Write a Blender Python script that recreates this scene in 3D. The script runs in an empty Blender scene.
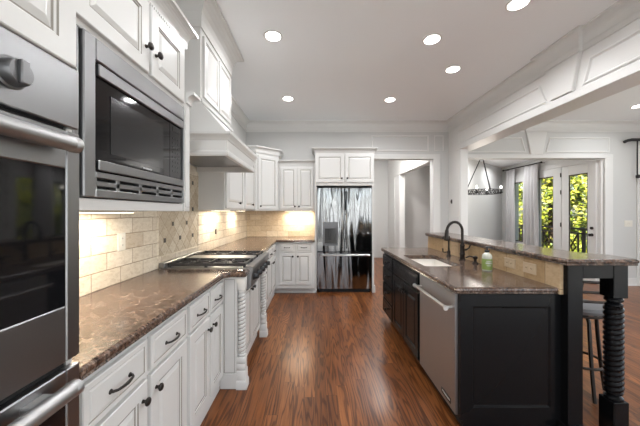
import bpy, bmesh, math, random
from mathutils import Vector, Matrix
random.seed(7)
sc = bpy.context.scene
PI = math.pi
# ------------------------------------------------------------------ camera, world, sun, area lights, exposure
cd = bpy.data.cameras.new('camera'); cam = bpy.data.objects.new('camera', cd); sc.collection.objects.link(cam)
cam.location = (0, 0, 1.37); cam.rotation_euler = (PI/2, 0, 0)
cd.sensor_width = 36; cd.lens = 15.75; cd.shift_x = 5/640; cd.shift_y = -1/640; cd.clip_start = .02
sc.camera = cam
sc.view_settings.view_transform = 'Standard'; sc.view_settings.look = 'None'
sc.view_settings.exposure = 0.36; sc.cycles.diffuse_bounces = 8; sc.view_settings.gamma = 1.0
try: sc.view_settings.use_curve_mapping = False
except Exception: pass
w = bpy.data.worlds.new('sky'); sc.world = w; w.use_nodes = True
wn = w.node_tree; sky = wn.nodes.new('ShaderNodeTexSky'); sky.sky_type = 'NISHITA'; sky.sun_disc = False
sky.sun_elevation = math.radians(48); sky.sun_rotation = math.radians(-90)
wn.links.new(sky.outputs[0], wn.nodes['Background'].inputs[0]); wn.nodes['Background'].inputs[1].default_value = .22
sd = bpy.data.lights.new('sun', 'SUN'); sd.energy = 17.0; sd.angle = .01; sd.color = (1, .95, .86)
so = bpy.data.objects.new('sun', sd); sc.collection.objects.link(so)
so.rotation_euler = Vector((-.5, -.5, .72)).to_track_quat('Z', 'Y').to_euler()
def area(name, loc, rot, sx, sy, e, col=(1, 1, 1), shape='RECTANGLE', spread=180):
    l = bpy.data.lights.new(name, 'AREA'); l.shape = shape; l.size = sx
    if shape in ('RECTANGLE', 'ELLIPSE'): l.size_y = sy
    l.energy = e; l.color = col; l.spread = math.radians(spread)
    o = bpy.data.objects.new(name, l); sc.collection.objects.link(o); o.location = loc; o.rotation_euler = rot
    return o
DAY = (.96, .98, 1.0)
# daylight lamps for unseen rear and dining side windows, enlarged to brighten the room
REAR_W = [(-1.05, .45), (.75, 2.25), (2.65, 4.25), (4.6, 6.3)]
for a, b in REAR_W:
    area('window_daylight', ((a+b)/2, -3.74, 1.45), (PI/2, 0, 0), b-a-.02, 2.4, 24*(b-a), DAY)
SIDE_W = [(-2.9, -.9), (-.5, 1.5), (1.9, 3.9)]
for a, b in SIDE_W:
    area('window_daylight', (6.74, (a+b)/2, 1.5), (PI/2, 0, PI/2), b-a, 1.95, 26, DAY)

# ------------------------------------------------------------------ materials
MATS = {}
def mat(name, col=(.8, .8, .8), rough=.5, metal=0, coat=0, spec=.5, emit=None, es=0, trans=0, ior=1.45):
    if name in MATS: return MATS[name]
    m = bpy.data.materials.new(name); m.use_nodes = True; b = m.node_tree.nodes['Principled BSDF']
    b.inputs['Base Color'].default_value = (*col, 1); b.inputs['Roughness'].default_value = rough
    b.inputs['Metallic'].default_value = metal; b.inputs['Coat Weight'].default_value = coat
    b.inputs['Coat Roughness'].default_value = .08
    b.inputs['Specular IOR Level'].default_value = spec; b.inputs['IOR'].default_value = ior
    b.inputs['Transmission Weight'].default_value = trans
    if emit: b.inputs['Emission Color'].default_value = (*emit, 1); b.inputs['Emission Strength'].default_value = es
    MATS[name] = m; return m
class NT:
    def __init__(s, m): s.t = m.node_tree; s.b = s.t.nodes['Principled BSDF']
    def n(s, ty, **kw):
        x = s.t.nodes.new('ShaderNode'+ty)
        for k, v in kw.items():
            if k.startswith('i_'):
                k = k[2:]; k = int(k) if k.isdigit() else k.replace('_', ' ')
                x.inputs[k].default_value = v
            else: setattr(x, k, v)
        return x
    def l(s, a, b): s.t.links.new(a, b)
    def pos(s, scale=(1, 1, 1), rot=(0, 0, 0), loc=(0, 0, 0)):
        g = s.n('NewGeometry'); mp = s.n('Mapping'); s.l(g.outputs['Position'], mp.inputs[0])
        mp.inputs['Scale'].default_value = scale; mp.inputs['Rotation'].default_value = rot; mp.inputs['Location'].default_value = loc
        return mp.outputs[0]
    def noise(s, vec, scale, detail=4, rough=.55, dist=0):
        x = s.n('TexNoise', i_Scale=scale, i_Detail=detail, i_Roughness=rough, i_Distortion=dist); s.l(vec, x.inputs['Vector']); return x.outputs[0]
    def ramp(s, fac, stops):
        r = s.n('ValToRGB'); e = r.color_ramp.elements
        while len(e) < len(stops): e.new(.5)
        for q, (p, c) in zip(e, stops): q.position = p; q.color = (*c, 1) if len(c) == 3 else c
        s.l(fac, r.inputs[0]); return r.outputs[0]
    def mix(s, a, b, f, mode='MIX'):
        x = s.n('Mix', data_type='RGBA', blend_type=mode)
        for v, i in ((f, 0), (a, 6), (b, 7)):
            if hasattr(v, 'is_linked') or hasattr(v, 'links'): s.l(v, x.inputs[i])
            elif i == 0: x.inputs[0].default_value = v
            else: x.inputs[i].default_value = (*v, 1)
        return x.outputs[2]
    def bump(s, h, strength=.3, dist=.01):
        x = s.n('Bump', i_Strength=strength, i_Distance=dist); s.l(h, x.inputs['Height']); s.l(x.outputs[0], s.b.inputs['Normal'])

M = {}
M['wall'] = mat('wall paint', (.58, .58, .57), .6)
M['ceil'] = mat('ceiling paint', (.88, .90, .915), .7)
M['trim'] = mat('trim paint', (.70, .695, .68), .35)
M['cab'] = mat('cabinet paint', (.62, .615, .60), .32)
for k in ('wall', 'cab'):
    t = NT(M[k]); t.bump(t.noise(t.pos(), 90, 2), .04, .002)
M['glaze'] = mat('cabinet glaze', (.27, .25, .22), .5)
M['rear'] = mat('rear wall paint', (.22, .22, .22), .6)
M['carpet'] = mat('pale bounce carpet', (.74, .73, .71), .9)  # for the added bounce surface behind the camera
M['hallwall'] = mat('hall paint', (.50, .49, .48), .6)
M['black'] = mat('black cabinet paint', (.006, .0065, .0075), .26, spec=.22)
t = NT(M['black']); t.l(t.ramp(t.noise(t.pos(), 14, 5), [(.3, (.20,)*3), (.8, (.27,)*3)]), t.b.inputs['Roughness'])
M['bronze'] = mat('oil rubbed bronze', (.035, .030, .027), .38, .7)
M['iron'] = mat('cast iron', (.018, .018, .02), .5)
M['chrome'] = mat('polished steel', (.58, .58, .58), .28, 1)
def steel(name, col, rough, axis, wav=0, blot=0):
    m = mat(name, col, rough, 1); t = NT(m)
    sc_ = {'x': (4, 300, 300), 'y': (300, 4, 300), 'z': (300, 300, 4)}[axis]
    n = t.noise(t.pos(sc_), 1, 3)
    h = n
    r = t.n('MapRange', i_3=rough*.92, i_4=rough*1.1); t.l(n, r.inputs[0]); t.l(r.outputs[0], t.b.inputs['Roughness'])
    if wav:
        v = t.noise(t.pos((5.2, 1, .4)), 1, 1, .35, .9)
        x = t.n('Bump', i_Strength=wav, i_Distance=.05); t.l(v, x.inputs['Height']); t.l(x.outputs[0], t.b.inputs['Normal'])
    return m
M['steel'] = steel('brushed stainless steel', (.29, .29, .295), .34, 'y')
M['steel_f'] = steel('wavy stainless steel', (.24, .245, .25), .10, 'z', .95)
M['steel_d'] = steel('stainless dishwasher steel', (.46, .46, .465), .42, 'z')
M['steel_h'] = mat('satin steel handle', (.42, .42, .42), .42, 1)
M['steel_kn'] = mat('dark steel knob', (.20, .20, .205), .36, 1)
M['steel_k'] = mat('dark dispenser panel', (.12, .12, .125), .3, .8)
M['glass_k'] = mat('black oven glass', (.006, .006, .007), .05, 0, 0, .55)
M['glass_g'] = mat('dark grey screen glass', (.022, .022, .023), .12, 0, 0, .6)
M['darkslot'] = mat('dark gap', (.01, .01, .01), .6)
M['plastic_w'] = mat('ivory plastic', (.72, .69, .62), .35)
M['plastic_b'] = mat('beige plastic', (.55, .44, .31), .4)
M['markgrey'] = mat('light marking', (.55, .55, .55), .5)
M['sink'] = mat('white porcelain', (.80, .77, .72), .15)
M['lamp'] = mat('lamp glow', (1, 1, 1), .5, emit=(1, .97, .92), es=9)
M['bulb'] = mat('bulb glow', (1, 1, 1), .5, emit=(1, .93, .82), es=9)
M['ucl'] = mat('warm strip glow', (1, 1, 1), .5, emit=(1, .86, .62), es=6)
M['fabric'] = mat('curtain linen', (.50, .49, .49), .85)
M['cushion'] = mat('grey cushion', (.12, .12, .125), .6)
M['soil'] = mat('lawn', (.10, .16, .04), .9)
M['bark'] = mat('bark', (.09, .06, .04), .9)
M['deck'] = mat('deck boards', (.16, .10, .07), .7)
M['rail'] = mat('dark stained rail', (.06, .035, .025), .6)
M['pane'] = mat('window pane', (1, 1, 1), .0, trans=1, ior=1.02, spec=.5)
M['soap'] = mat('green soap', (.36, .50, .12), .25)
M['soap_label'] = mat('soap label', (.24, .33, .09), .45)
M['bottle_c'] = mat('clear bottle shoulder', (.55, .57, .50), .15)
# hardwood
m = mat('oak floor', (.3, .12, .05), .3, coat=.06, spec=.32); t = NT(m); M['floor'] = m
t.b.inputs['Coat Roughness'].default_value = .16
g = t.n('NewGeometry'); sp = t.n('SeparateXYZ'); t.l(g.outputs['Position'], sp.inputs[0])
dv = t.n('Math', operation='DIVIDE', i_1=.083); t.l(sp.outputs[0], dv.inputs[0]); fl = t.n('Math', operation='FLOOR'); t.l(dv.outputs[0], fl.inputs[0])
wnz = t.n('TexWhiteNoise', noise_dimensions='1D'); t.l(fl.outputs[0], wnz.inputs['W']); sh = t.n('Math', operation='MULTIPLY_ADD', i_1=1.4); t.l(wnz.outputs['Value'], sh.inputs[0]); t.l(sp.outputs[1], sh.inputs[2])
cb = t.n('CombineXYZ'); t.l(sh.outputs[0], cb.inputs[0]); t.l(sp.outputs[0], cb.inputs[1])
br = t.n('TexBrick', offset=0.0, offset_frequency=1, i_Scale=1.0); t.l(cb.outputs[0], br.inputs['Vector'])
br.inputs['Brick Width'].default_value = 1.15; br.inputs['Row Height'].default_value = .083
br.inputs['Mortar Size'].default_value = .0009; br.inputs['Mortar Smooth'].default_value = .2; br.inputs['Bias'].default_value = 0
br.inputs['Color1'].default_value = (0, 0, 0, 1); br.inputs['Color2'].default_value = (1, 1, 1, 1); br.inputs['Mortar'].default_value = (.5, .5, .5, 1)
# per-plank shift of the grain
mul = t.n('VectorMath', operation='SCALE'); t.l(br.outputs['Color'], mul.inputs[0]); mul.inputs['Scale'].default_value = 13.0
add = t.n('VectorMath', operation='ADD'); t.l(g.outputs['Position'], add.inputs[0]); t.l(mul.outputs[0], add.inputs[1])
def stretched(vec, s):
    mp = t.n('Mapping'); t.l(vec, mp.inputs[0]); mp.inputs['Scale'].default_value = s; return mp.outputs[0]
ln = t.noise(stretched(add.outputs[0], (9, .75, 1)), 1, 2.5, .5, .25)
ml = t.n('Math', operation='MULTIPLY', i_1=75.0); t.l(ln, ml.inputs[0]); sn = t.n('Math', operation='SINE'); t.l(ml.outputs[0], sn.inputs[0])
wv = t.n('MapRange', i_1=-1.0, i_2=1.0); t.l(sn.outputs[0], wv.inputs[0])
fine = t.noise(stretched(add.outputs[0], (60, 2.5, 1)), 1, 5, .65)
tone = t.ramp(br.outputs['Color'], [(0, (.14, .047, .015)), (.35, (.175, .062, .02)), (.7, (.215, .078, .025)), (1, (.27, .102, .034))])
grain = t.ramp(wv.outputs[0], [(.05, (.38, .30, .27)), (.32, (.92, .92, .92)), (.9, (1.1, 1.08, 1.03))])
gr2 = t.ramp(fine, [(.35, (.55, .52, .50)), (.6, (1.08, 1.08, 1.08))])
c1 = t.mix(tone, grain, .85, 'MULTIPLY'); c2 = t.mix(c1, gr2, .7, 'MULTIPLY')
c3 = t.mix(c2, (.03, .012, .006), br.outputs['Fac'])
t.l(c3, t.b.inputs['Base Color'])
r = t.n('MapRange', i_3=.22, i_4=.40); t.l(fine, r.inputs[0]); t.l(r.outputs[0], t.b.inputs['Roughness'])
t.bump(fine, .06, .002)
# granite / marbled stone
m = mat('brown marbled granite', (.2, .13, .1), .15, spec=.75); t = NT(m); M['stone'] = m
p = t.pos((1, 1, 1))
n1 = t.noise(t.pos((1.0, 1.9, 1), (0, 0, .5)), 25, 10, .74, 1.1); n2 = t.noise(p, 75, 6, .7, .4); n3 = t.noise(p, 7, 6, .6, 2.0)
base = t.ramp(n1, [(.32, (.008, .006, .005)), (.43, (.038, .024, .018)), (.52, (.085, .050, .034)), (.60, (.155, .100, .072)), (.70, (.42, .34, .28))])
sp2 = t.ramp(n2, [(.36, (.25, .22, .21)), (.5, (1, 1, 1)), (.66, (1.5, 1.45, 1.4))])
b2 = t.mix(base, sp2, .8, 'MULTIPLY')
v = t.ramp(n3, [(.47, (0, 0, 0)), (.5, (1, 1, 1)), (.53, (0, 0, 0))])
t.l(t.mix(b2, (.42, .36, .32), t.mix((0, 0, 0), v, .25)), t.b.inputs['Base Color'])
r = t.n('MapRange', i_3=.10, i_4=.24); t.l(n2, r.inputs[0]); t.l(r.outputs[0], t.b.inputs['Roughness'])
# travertine tiles
def tile(name, plane, bw, rh, rot=0, off=.5, loc=(0, 0, 0), cols=None, mortar=(.34, .26, .18)):
    m = mat(name, (.6, .5, .4), .55); t = NT(m)
    g = t.n('NewGeometry'); sp = t.n('SeparateXYZ'); t.l(g.outputs['Position'], sp.inputs[0])
    cb = t.n('CombineXYZ'); t.l(sp.outputs[1 if plane == 'x' else 0], cb.inputs[0]); t.l(sp.outputs[2], cb.inputs[1])
    mp = t.n('Mapping', vector_type='TEXTURE'); t.l(cb.outputs[0], mp.inputs[0]); mp.inputs['Location'].default_value = loc; mp.inputs['Rotation'].default_value = (0, 0, rot)
    ds = t.n('TexNoise', i_Scale=30.0, i_Detail=2.0); t.l(mp.outputs[0], ds.inputs['Vector'])
    dv = t.n('VectorMath', operation='MULTIPLY_ADD'); t.l(ds.outputs['Color'], dv.inputs[0]); dv.inputs[1].default_value = (.004, .004, 0); t.l(mp.outputs[0], dv.inputs[2])
    br = t.n('TexBrick', offset=off, i_Scale=1.0); t.l(dv.outputs[0], br.inputs['Vector'])
    br.inputs['Brick Width'].default_value = bw; br.inputs['Row Height'].default_value = rh
    br.inputs['Mortar Size'].default_value = .0028; br.inputs['Mortar Smooth'].default_value = .3; br.inputs['Bias'].default_value = 0
    br.inputs['Color1'].default_value = (0, 0, 0, 1); br.inputs['Color2'].default_value = (1, 1, 1, 1); br.inputs['Mortar'].default_value = (.5, .5, .5, 1)
    cols = cols or [(.56, .475, .365), (.65, .57, .455), (.71, .64, .53)]
    tone = t.ramp(br.outputs['Color'], [(0, cols[0]), (.5, cols[1]), (1, cols[2])])
    nz = t.ramp(t.noise(t.pos((1, 1, 2)), 22, 7, .7, .6), [(.3, (.72, .66, .58)), (.55, (1, 1, 1)), (.8, (1.08, 1.08, 1.06))])
    c = t.mix(t.mix(tone, nz, .8, 'MULTIPLY'), mortar, br.outputs['Fac']); t.l(c, t.b.inputs['Base Color'])
    inv = t.n('Math', operation='SUBTRACT', i_0=1.0); t.l(br.outputs['Fac'], inv.inputs[1]); t.bump(inv.outputs[0], .8, .006)
    return m
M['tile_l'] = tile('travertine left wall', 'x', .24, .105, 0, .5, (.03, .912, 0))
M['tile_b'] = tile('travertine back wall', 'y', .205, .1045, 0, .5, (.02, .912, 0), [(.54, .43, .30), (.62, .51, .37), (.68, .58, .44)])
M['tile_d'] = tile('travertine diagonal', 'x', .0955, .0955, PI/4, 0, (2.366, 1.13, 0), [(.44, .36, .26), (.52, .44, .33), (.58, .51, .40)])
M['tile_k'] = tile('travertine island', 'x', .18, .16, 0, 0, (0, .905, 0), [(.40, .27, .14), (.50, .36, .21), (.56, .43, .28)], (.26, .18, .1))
M['accent'] = mat('dark accent tile', (.045, .035, .03), .35)
# leaves
def leafmat(name, cols):
    m = mat(name, cols[1], .5); t = NT(m); g = t.n('NewGeometry')
    t.l(t.ramp(g.outputs['Random Per Island'], [(0, cols[0]), (.5, cols[1]), (1, cols[2])]), t.b.inputs['Base Color'])
    t.b.inputs['Subsurface Weight'].default_value = 0
    return m
M['leaf'] = leafmat('yellow green leaves', [(.05, .09, .008), (.19, .23, .016), (.42, .38, .05)])

# ------------------------------------------------------------------ object helpers
C = sc.collection
def root_of(p):
    while p.parent: p = p.parent
    return p
def obj(name, bm, mats, parent=None, smooth=None, recalc=True):
    if recalc: bmesh.ops.recalc_face_normals(bm, faces=bm.faces[:])
    me = bpy.data.meshes.new(name)
    if parent is not None:
        bmesh.ops.translate(bm, verts=bm.verts[:], vec=-root_of(parent).location)
    bm.to_mesh(me); bm.free()
    if not isinstance(mats, (list, tuple)): mats = [mats]
    for q in mats: me.materials.append(M[q] if isinstance(q, str) else q)
    if smooth:
        me.shade_smooth()
        me.set_sharp_from_angle(angle=math.radians(smooth))
    o = bpy.data.objects.new(name, me); C.objects.link(o)
    if parent is not None: o.parent = parent
    return o
def rebase(o, loc):
    loc = Vector(loc)
    o.data.transform(Matrix.Translation(-loc)); o.location = loc; return o
def thing(name, label, cat, loc=(0, 0, 0), group=None):
    o = bpy.data.objects.new(name, None); C.objects.link(o); o.location = loc; o.empty_display_size = .05
    o['label'] = label; o['category'] = cat
    if group: o['group'] = group
    return o
def tag(o, label, cat, group=None, kind=None, loc=None):
    o['label'] = label; o['category'] = cat
    if group: o['group'] = group
    if kind: o['kind'] = kind
    if loc: rebase(o, loc)
    return o
def struct(name, bm, mats, label=None, parent=None, smooth=None):
    o = obj(name, bm, mats, parent, smooth)
    if parent is None: o['kind'] = 'structure'
    if label: o['label'] = label
    return o
def NB(): return bmesh.new()
def box(bm, x0, x1, y0, y1, z0, z1, bev=0, mi=0, seg=1):
    x0, x1 = sorted((x0, x1)); y0, y1 = sorted((y0, y1)); z0, z1 = sorted((z0, z1))
    r = bmesh.ops.create_cube(bm, size=1); vs = r['verts']
    for v in vs: v.co = Vector(((x0+x1)/2+v.co.x*(x1-x0), (y0+y1)/2+v.co.y*(y1-y0), (z0+z1)/2+v.co.z*(z1-z0)))
    fs = {f for v in vs for f in v.link_faces}
    for f in fs: f.material_index = mi
    if bev:
        es = list({e for v in vs for e in v.link_edges})
        bmesh.ops.bevel(bm, geom=es, offset=bev, segments=seg, affect='EDGES', material=-1)
    return bm
def quadstrip(bm, rings, mi=0, cap0=True, cap1=True, closed=True, mis=None):
    vr = [[bm.verts.new(p) for p in r] for r in rings]
    n = len(vr[0])
    for k in range(len(vr)-1):
        a, b = vr[k], vr[k+1]
        for i in range(n if closed else n-1):
            j = (i+1) % n
            try:
                f = bm.faces.new((a[i], a[j], b[j], b[i])); f.material_index = mis[k] if mis else mi
            except ValueError: pass
    if cap0: bm.faces.new(vr[0][::-1]).material_index = mi
    if cap1: bm.faces.new(vr[-1]).material_index = mis[-1] if mis and len(mis) >= len(vr) else mi
    return vr
def basis(d):
    d = Vector(d).normalized(); up = Vector((0, 0, 1)) if abs(d.z) < .9 else Vector((1, 0, 0))
    a = d.cross(up).normalized(); b = a.cross(d).normalized(); return d, a, b
def lathe(bm, o, axis, prof, seg=16, mi=0, caps=True):
    d, a, b = basis(axis); o = Vector(o)
    rings = [[o+d*h+(a*math.cos(2*PI*i/seg)+b*math.sin(2*PI*i/seg))*max(r, 1e-4) for i in range(seg)] for r, h in prof]
    quadstrip(bm, rings, mi, caps, caps)
def cyl(bm, p0, p1, r, seg=12, r1=None, mi=0):
    p0, p1 = Vector(p0), Vector(p1); lathe(bm, p0, p1-p0, [(r, 0), (r if r1 is None else r1, (p1-p0).length)], seg, mi)
def tube(bm, pts, r, seg=8, mi=0, closed=False):
    pts = [Vector(p) for p in pts]; n = len(pts); rings = []; a = None
    for i, p in enumerate(pts):
        if closed: d = pts[(i+1) % n]-pts[i-1]
        else: d = pts[min(i+1, n-1)]-pts[max(i-1, 0)]
        d.normalize()
        if a is None: _, a, _ = basis(d)
        a = (a-d*a.dot(d)).normalized(); b = d.cross(a)
        rr = r[i] if isinstance(r, (list, tuple)) else r
        rings.append([p+(a*math.cos(2*PI*k/seg)+b*math.sin(2*PI*k/seg))*rr for k in range(seg)])
    if closed: rings.append(rings[0]); quadstrip(bm, rings, mi, False, False); bmesh.ops.remove_doubles(bm, verts=bm.verts[:], dist=1e-6)
    else: quadstrip(bm, rings, mi)
def sweep(bm, path, prof, closed=False, mi=0):
    """moulding: profile (out, z) swept along an XY path, 'out' on the right of the direction"""
    P = [Vector(p) for p in path]; n = len(P); offs = []
    for i in range(n):
        ns = []
        if i > 0 or closed: d = (P[i]-P[i-1]).normalized(); ns.append(Vector((d.y, -d.x)))
        if i < n-1 or closed: d = (P[(i+1) % n]-P[i]).normalized(); ns.append(Vector((d.y, -d.x)))
        if len(ns) == 2: o = (ns[0]+ns[1])/(1+ns[0].dot(ns[1]))
        else: o = ns[0]
        offs.append(o)
    rings = [[Vector((P[i].x+offs[i].x*o, P[i].y+offs[i].y*o, z)) for o, z in prof] for i in range(n)]
    if closed: rings.append(rings[0])
    quadstrip(bm, rings, mi, not closed, not closed)
def crownprof(z0, z1, p, lip=.018, base=.012):
    pr = [(0, z0), (base, z0), (base, z0+.015)]
    n = 6; h = z1-lip-(z0+.015)
    for k in range(n+1):
        a = k/n*PI/2
        pr.append((base+(p-base)*(1-math.cos(a)), z0+.015+h*math.sin(a)))
    pr += [(p+.006, z1-lip), (p+.006, z1), (0, z1)]
    return pr
def offset_poly(pts, d):
    n = len(pts); out = []
    ar = sum(pts[i][0]*pts[(i+1) % n][1]-pts[(i+1) % n][0]*pts[i][1] for i in range(n)); s = 1 if ar > 0 else -1
    for i in range(n):
        a, b, c = Vector(pts[i-1]), Vector(pts[i]), Vector(pts[(i+1) % n])
        d1 = (b-a).normalized(); d2 = (c-b).normalized()
        n1 = Vector((-d1.y, d1.x))*s; n2 = Vector((-d2.y, d2.x))*s
        o = (n1+n2)/(1+n1.dot(n2)); out.append((b.x+o.x*d, b.y+o.y*d))
    return out
def polypanel(bm, T, pts, rings, back=True):
    R = [[T(u, v, h) for u, v in offset_poly(pts, ins)] for ins, h, *_ in rings]
    mis = [(r[2] if len(r) > 2 else 0) for r in rings]
    quadstrip(bm, R, 0, back, True, True, mis[1:]+[0, 0])
def rect(u0, u1, v0, v1): return [(u0, v0), (u1, v0), (u1, v1), (u0, v1)]
def frame_ring(bm, T, pts, wid, h):
    """thin raised moulding loop standing on a face"""
    a = [T(u, v, 0) for u, v in pts]; b = [T(u, v, h*.6) for u, v in pts]; c = [T(u, v, h) for u, v in offset_poly(pts, wid*.3)]
    d = [T(u, v, h) for u, v in offset_poly(pts, wid*.6)]; e = [T(u, v, 0) for u, v in offset_poly(pts, wid)]
    quadstrip(bm, [a, b, c, d, e, a], 0, False, False); bmesh.ops.remove_doubles(bm, verts=bm.verts[:], dist=1e-6)
def TL(x0): return lambda u, v, w: Vector((x0+w, u, v))       # faces +X
def TR(x0): return lambda u, v, w: Vector((x0-w, u, v))       # faces -X
def TB(y0): return lambda u, v, w: Vector((u, y0-w, v))       # faces -Y (towards the camera)
def TD(o, du, dw):
    o, du, dw = Vector(o), Vector(du), Vector(dw)
    return lambda u, v, w: Vector((o.x+du.x*u+dw.x*w, o.y+du.y*u+dw.y*w, v))
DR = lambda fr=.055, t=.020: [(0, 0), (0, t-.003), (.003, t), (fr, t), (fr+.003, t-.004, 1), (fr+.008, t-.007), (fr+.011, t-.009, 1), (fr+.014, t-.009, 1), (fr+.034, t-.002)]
DW_ = lambda t=.020: [(0, 0), (0, t-.003), (.003, t), (.020, t), (.023, t-.003, 1), (.027, t-.003), (.032, t)]
def door(parent, T, u0, u1, v0, v1, mats=('cab', 'glaze'), fr=.055, name='door', label=None):
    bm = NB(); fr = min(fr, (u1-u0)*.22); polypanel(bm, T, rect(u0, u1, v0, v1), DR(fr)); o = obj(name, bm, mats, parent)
    return o
def drawer(parent, T, u0, u1, v0, v1, mats=('cab', 'glaze')):
    bm = NB(); polypanel(bm, T, rect(u0, u1, v0, v1), DW_()); return obj('drawer', bm, mats, parent)
def knob(parent, T, u, v, m='bronze', s=1.0):
    bm = NB(); o = T(u, v, .018); d = T(u, v, 1)-T(u, v, 0)
    lathe(bm, o, d, [(.009*s, 0), (.007*s, .004*s), (.006*s, .012*s), (.010*s, .017*s), (.016*s, .021*s), (.017*s, .026*s), (.013*s, .031*s), (.004*s, .033*s)], 14)
    return obj('knob', bm, m, parent, 50)
def pull(parent, T, u, v, L=.10, m='bronze', vert=False):
    bm = NB(); h = L/2
    P = [(-h, .018), (-h, .030), (-h*.8, .040), (-h*.4, .045), (0, .047), (h*.4, .045), (h*.8, .040), (h, .030), (h, .018)]
    pts = [T(u+(0 if vert else a), v+(a if vert else 0), w_) for a, w_ in P]
    tube(bm, pts, [.006, .005, .0048, .0052, .006, .0052, .0048, .005, .006], 8)
    for s in (-h, h):
        o = T(u+(0 if vert else s), v+(s if vert else 0), .018); lathe(bm, o, T(u, v, 1)-T(u, v, 0), [(.009, 0), (.009, .004), (.005, .008)], 10)
    return obj('pull_handle', bm, m, parent, 50)
def rope(bm, cx, cy, z0, z1, R, a=.12, strands=2, step=.03, seg=28, dz=.004, mark=False):
    n = int((z1-z0)/dz); rings = []
    for k in range(n+1):
        z = z0+(z1-z0)*k/n; ring = []
        for i in range(seg):
            th = 2*PI*i/seg; ph = strands*th-2*PI*z/step
            r = R*(1-a+a*abs(math.sin(ph/2))**.7)
            ring.append(Vector((cx+r*math.cos(th), cy+r*math.sin(th), z)))
        rings.append(ring)
    vr = quadstrip(bm, rings)
    if mark:
        Rg = R*(1-a*.45)
        for f in bm.faces:
            c = f.calc_center_median()
            if z0 < c.z < z1 and math.hypot(c.x-cx, c.y-cy) < R*(1-a*.62): f.material_index = 1

# ------------------------------------------------------------------ room shell
LX, BY, H = -1.28, 5.22, 3.05
RY = -3.6; RX = 6.6
BX = 2.49                       # kitchen side of the beam
struct('floor', box(NB(), LX-.15, RX+.15, RY-.15, 8.7, -.12, 0), 'floor', 'glossy reddish brown oak plank floor')
struct('floor_bounce', box(NB(), LX+.01, RX-.01, RY+.01, -.25, 0, .014, .004), 'carpet', 'pale cream carpet added unseen behind the viewer to bounce light onto the ceiling')  # unseen pale layer, added to throw light up at the ceiling
struct('ceiling', box(NB(), LX-.15, RX+.15, RY-.15, BY+.14, H, H+.15), 'ceil', 'flat pale grey ceiling over kitchen and dining area')
struct('wall_left', box(NB(), LX-.15, LX, RY-.15, BY+.14, 0, H), 'wall', 'pale grey wall behind the range')
OL, OR, OH = 1.06, 2.20, 2.355      # hall opening
DL, DRX, DH = 2.84, 5.39, 2.37      # breakfast room opening
bm = NB()
box(bm, LX, OL, BY, BY+.14, 0, H); box(bm, OL, OR, BY, BY+.14, OH, H); box(bm, OR, DL, BY, BY+.14, 0, H)
box(bm, DL, DRX, BY, BY+.14, DH, H); box(bm, DRX, RX+.15, BY, BY+.14, 0, H)
struct('wall_back', bm, 'wall', 'pale back wall with cased openings')
# unseen rear wall with windows, painted dark for bands in the fridge reflection
bm = NB(); xs = [LX-.15]+[v for ab in REAR_W for v in ab]+[RX+.15]
for i in range(0, len(xs), 2): box(bm, xs[i], xs[i+1], RY-.15, RY, 0, H)
for a, b in REAR_W: box(bm, a, b, RY-.15, RY, 0, .22); box(bm, a, b, RY-.15, RY, 2.68, H)
struct('wall_rear', bm, 'rear')
bm = NB(); ys = [RY-.15]+[v for ab in SIDE_W for v in ab]+[BY+.14]
for i in range(0, len(ys), 2): box(bm, RX, RX+.15, ys[i], ys[i+1], 0, H)
for a, b in SIDE_W: box(bm, RX, RX+.15, a, b, 0, .5); box(bm, RX, RX+.15, a, b, 2.5, H)
struct('wall_right', bm, 'wall')
k = 1
for a, b in REAR_W:
    bm = NB()
    for q in (a, a+(b-a)*.31-.03, a+(b-a)*.64-.03, b-.13): box(bm, q, q+.13, RY-.1, RY-.05, .22, 2.68)  # unseen uprights, made wide and dark to stripe the fridge reflection
    for z in (.22, 1.9, 2.64): box(bm, a, b, RY-.1, RY-.05, z, z+.04)
    struct('window_%d' % k, bm, 'rail'); k += 1
for a, b in SIDE_W:
    bm = NB()
    for q in (a, (a+b)/2-.02, b-.04): box(bm, RX+.05, RX+.1, q, q+.04, .5, 2.5)
    for z in (.5, 1.48, 2.46): box(bm, RX+.05, RX+.1, a, b, z, z+.04)
    struct('window_%d' % k, bm, 'trim'); k += 1

# kitchen beam with keystone, pilaster at its far end
BZ = 2.45
bm = NB(); box(bm, BX, 2.72, RY, BY-.27, BZ, H); box(bm, BX-.02, 2.74, RY, BY-.27, BZ-.005, 2.525, .004)
T = TR(BX)
def keystone(bm, T, c, z0, z1, w0, w1, h):
    polypanel(bm, T, [(c-w0/2, z0), (c+w0/2, z0), (c+w1/2, z1), (c-w1/2, z1)], [(0, 0), (0, h-.006), (.006, h)])
KY = 2.80
polyK = [(KY-.12, 2.53), (KY+.12, 2.53), (KY+.20, 2.90), (KY-.20, 2.90)]
polypanel(bm, T, polyK, [(0, 0), (0, .03), (.006, .036)])
frame_ring(bm, T, [(KY+.30, 2.77), (KY+.20, 2.545), (4.85, 2.545), (4.85, 2.77)], .028, .014)
frame_ring(bm, T, [(KY-.20, 2.545), (KY-.27, 2.77), (.55, 2.77), (.65, 2.545)], .028, .014)
K2 = .30
polypanel(bm, T, [(K2-.12, 2.53), (K2+.12, 2.53), (K2+.20, 2.90), (K2-.20, 2.90)], [(0, 0), (0, .03), (.006, .036)])
struct('trim_1', bm, 'trim', 'white panelled header beam with keystone between kitchen and dining area')
bm = NB(); box(bm, BX, 2.61, 4.78, BY, 0, BZ); box(bm, BX, 2.72, 4.95, BY, BZ, H)
box(bm, BX-.012, BX, 4.80, 4.87, .14, 2.45); box(bm, BX-.02, 2.63, 4.76, 4.78, 0, .14, .004); box(bm, BX-.02, BX, 4.76, BY, 0, .14)
struct('wall_pilaster', bm, 'trim', 'white stub wall carrying the far end of the beam')
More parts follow.
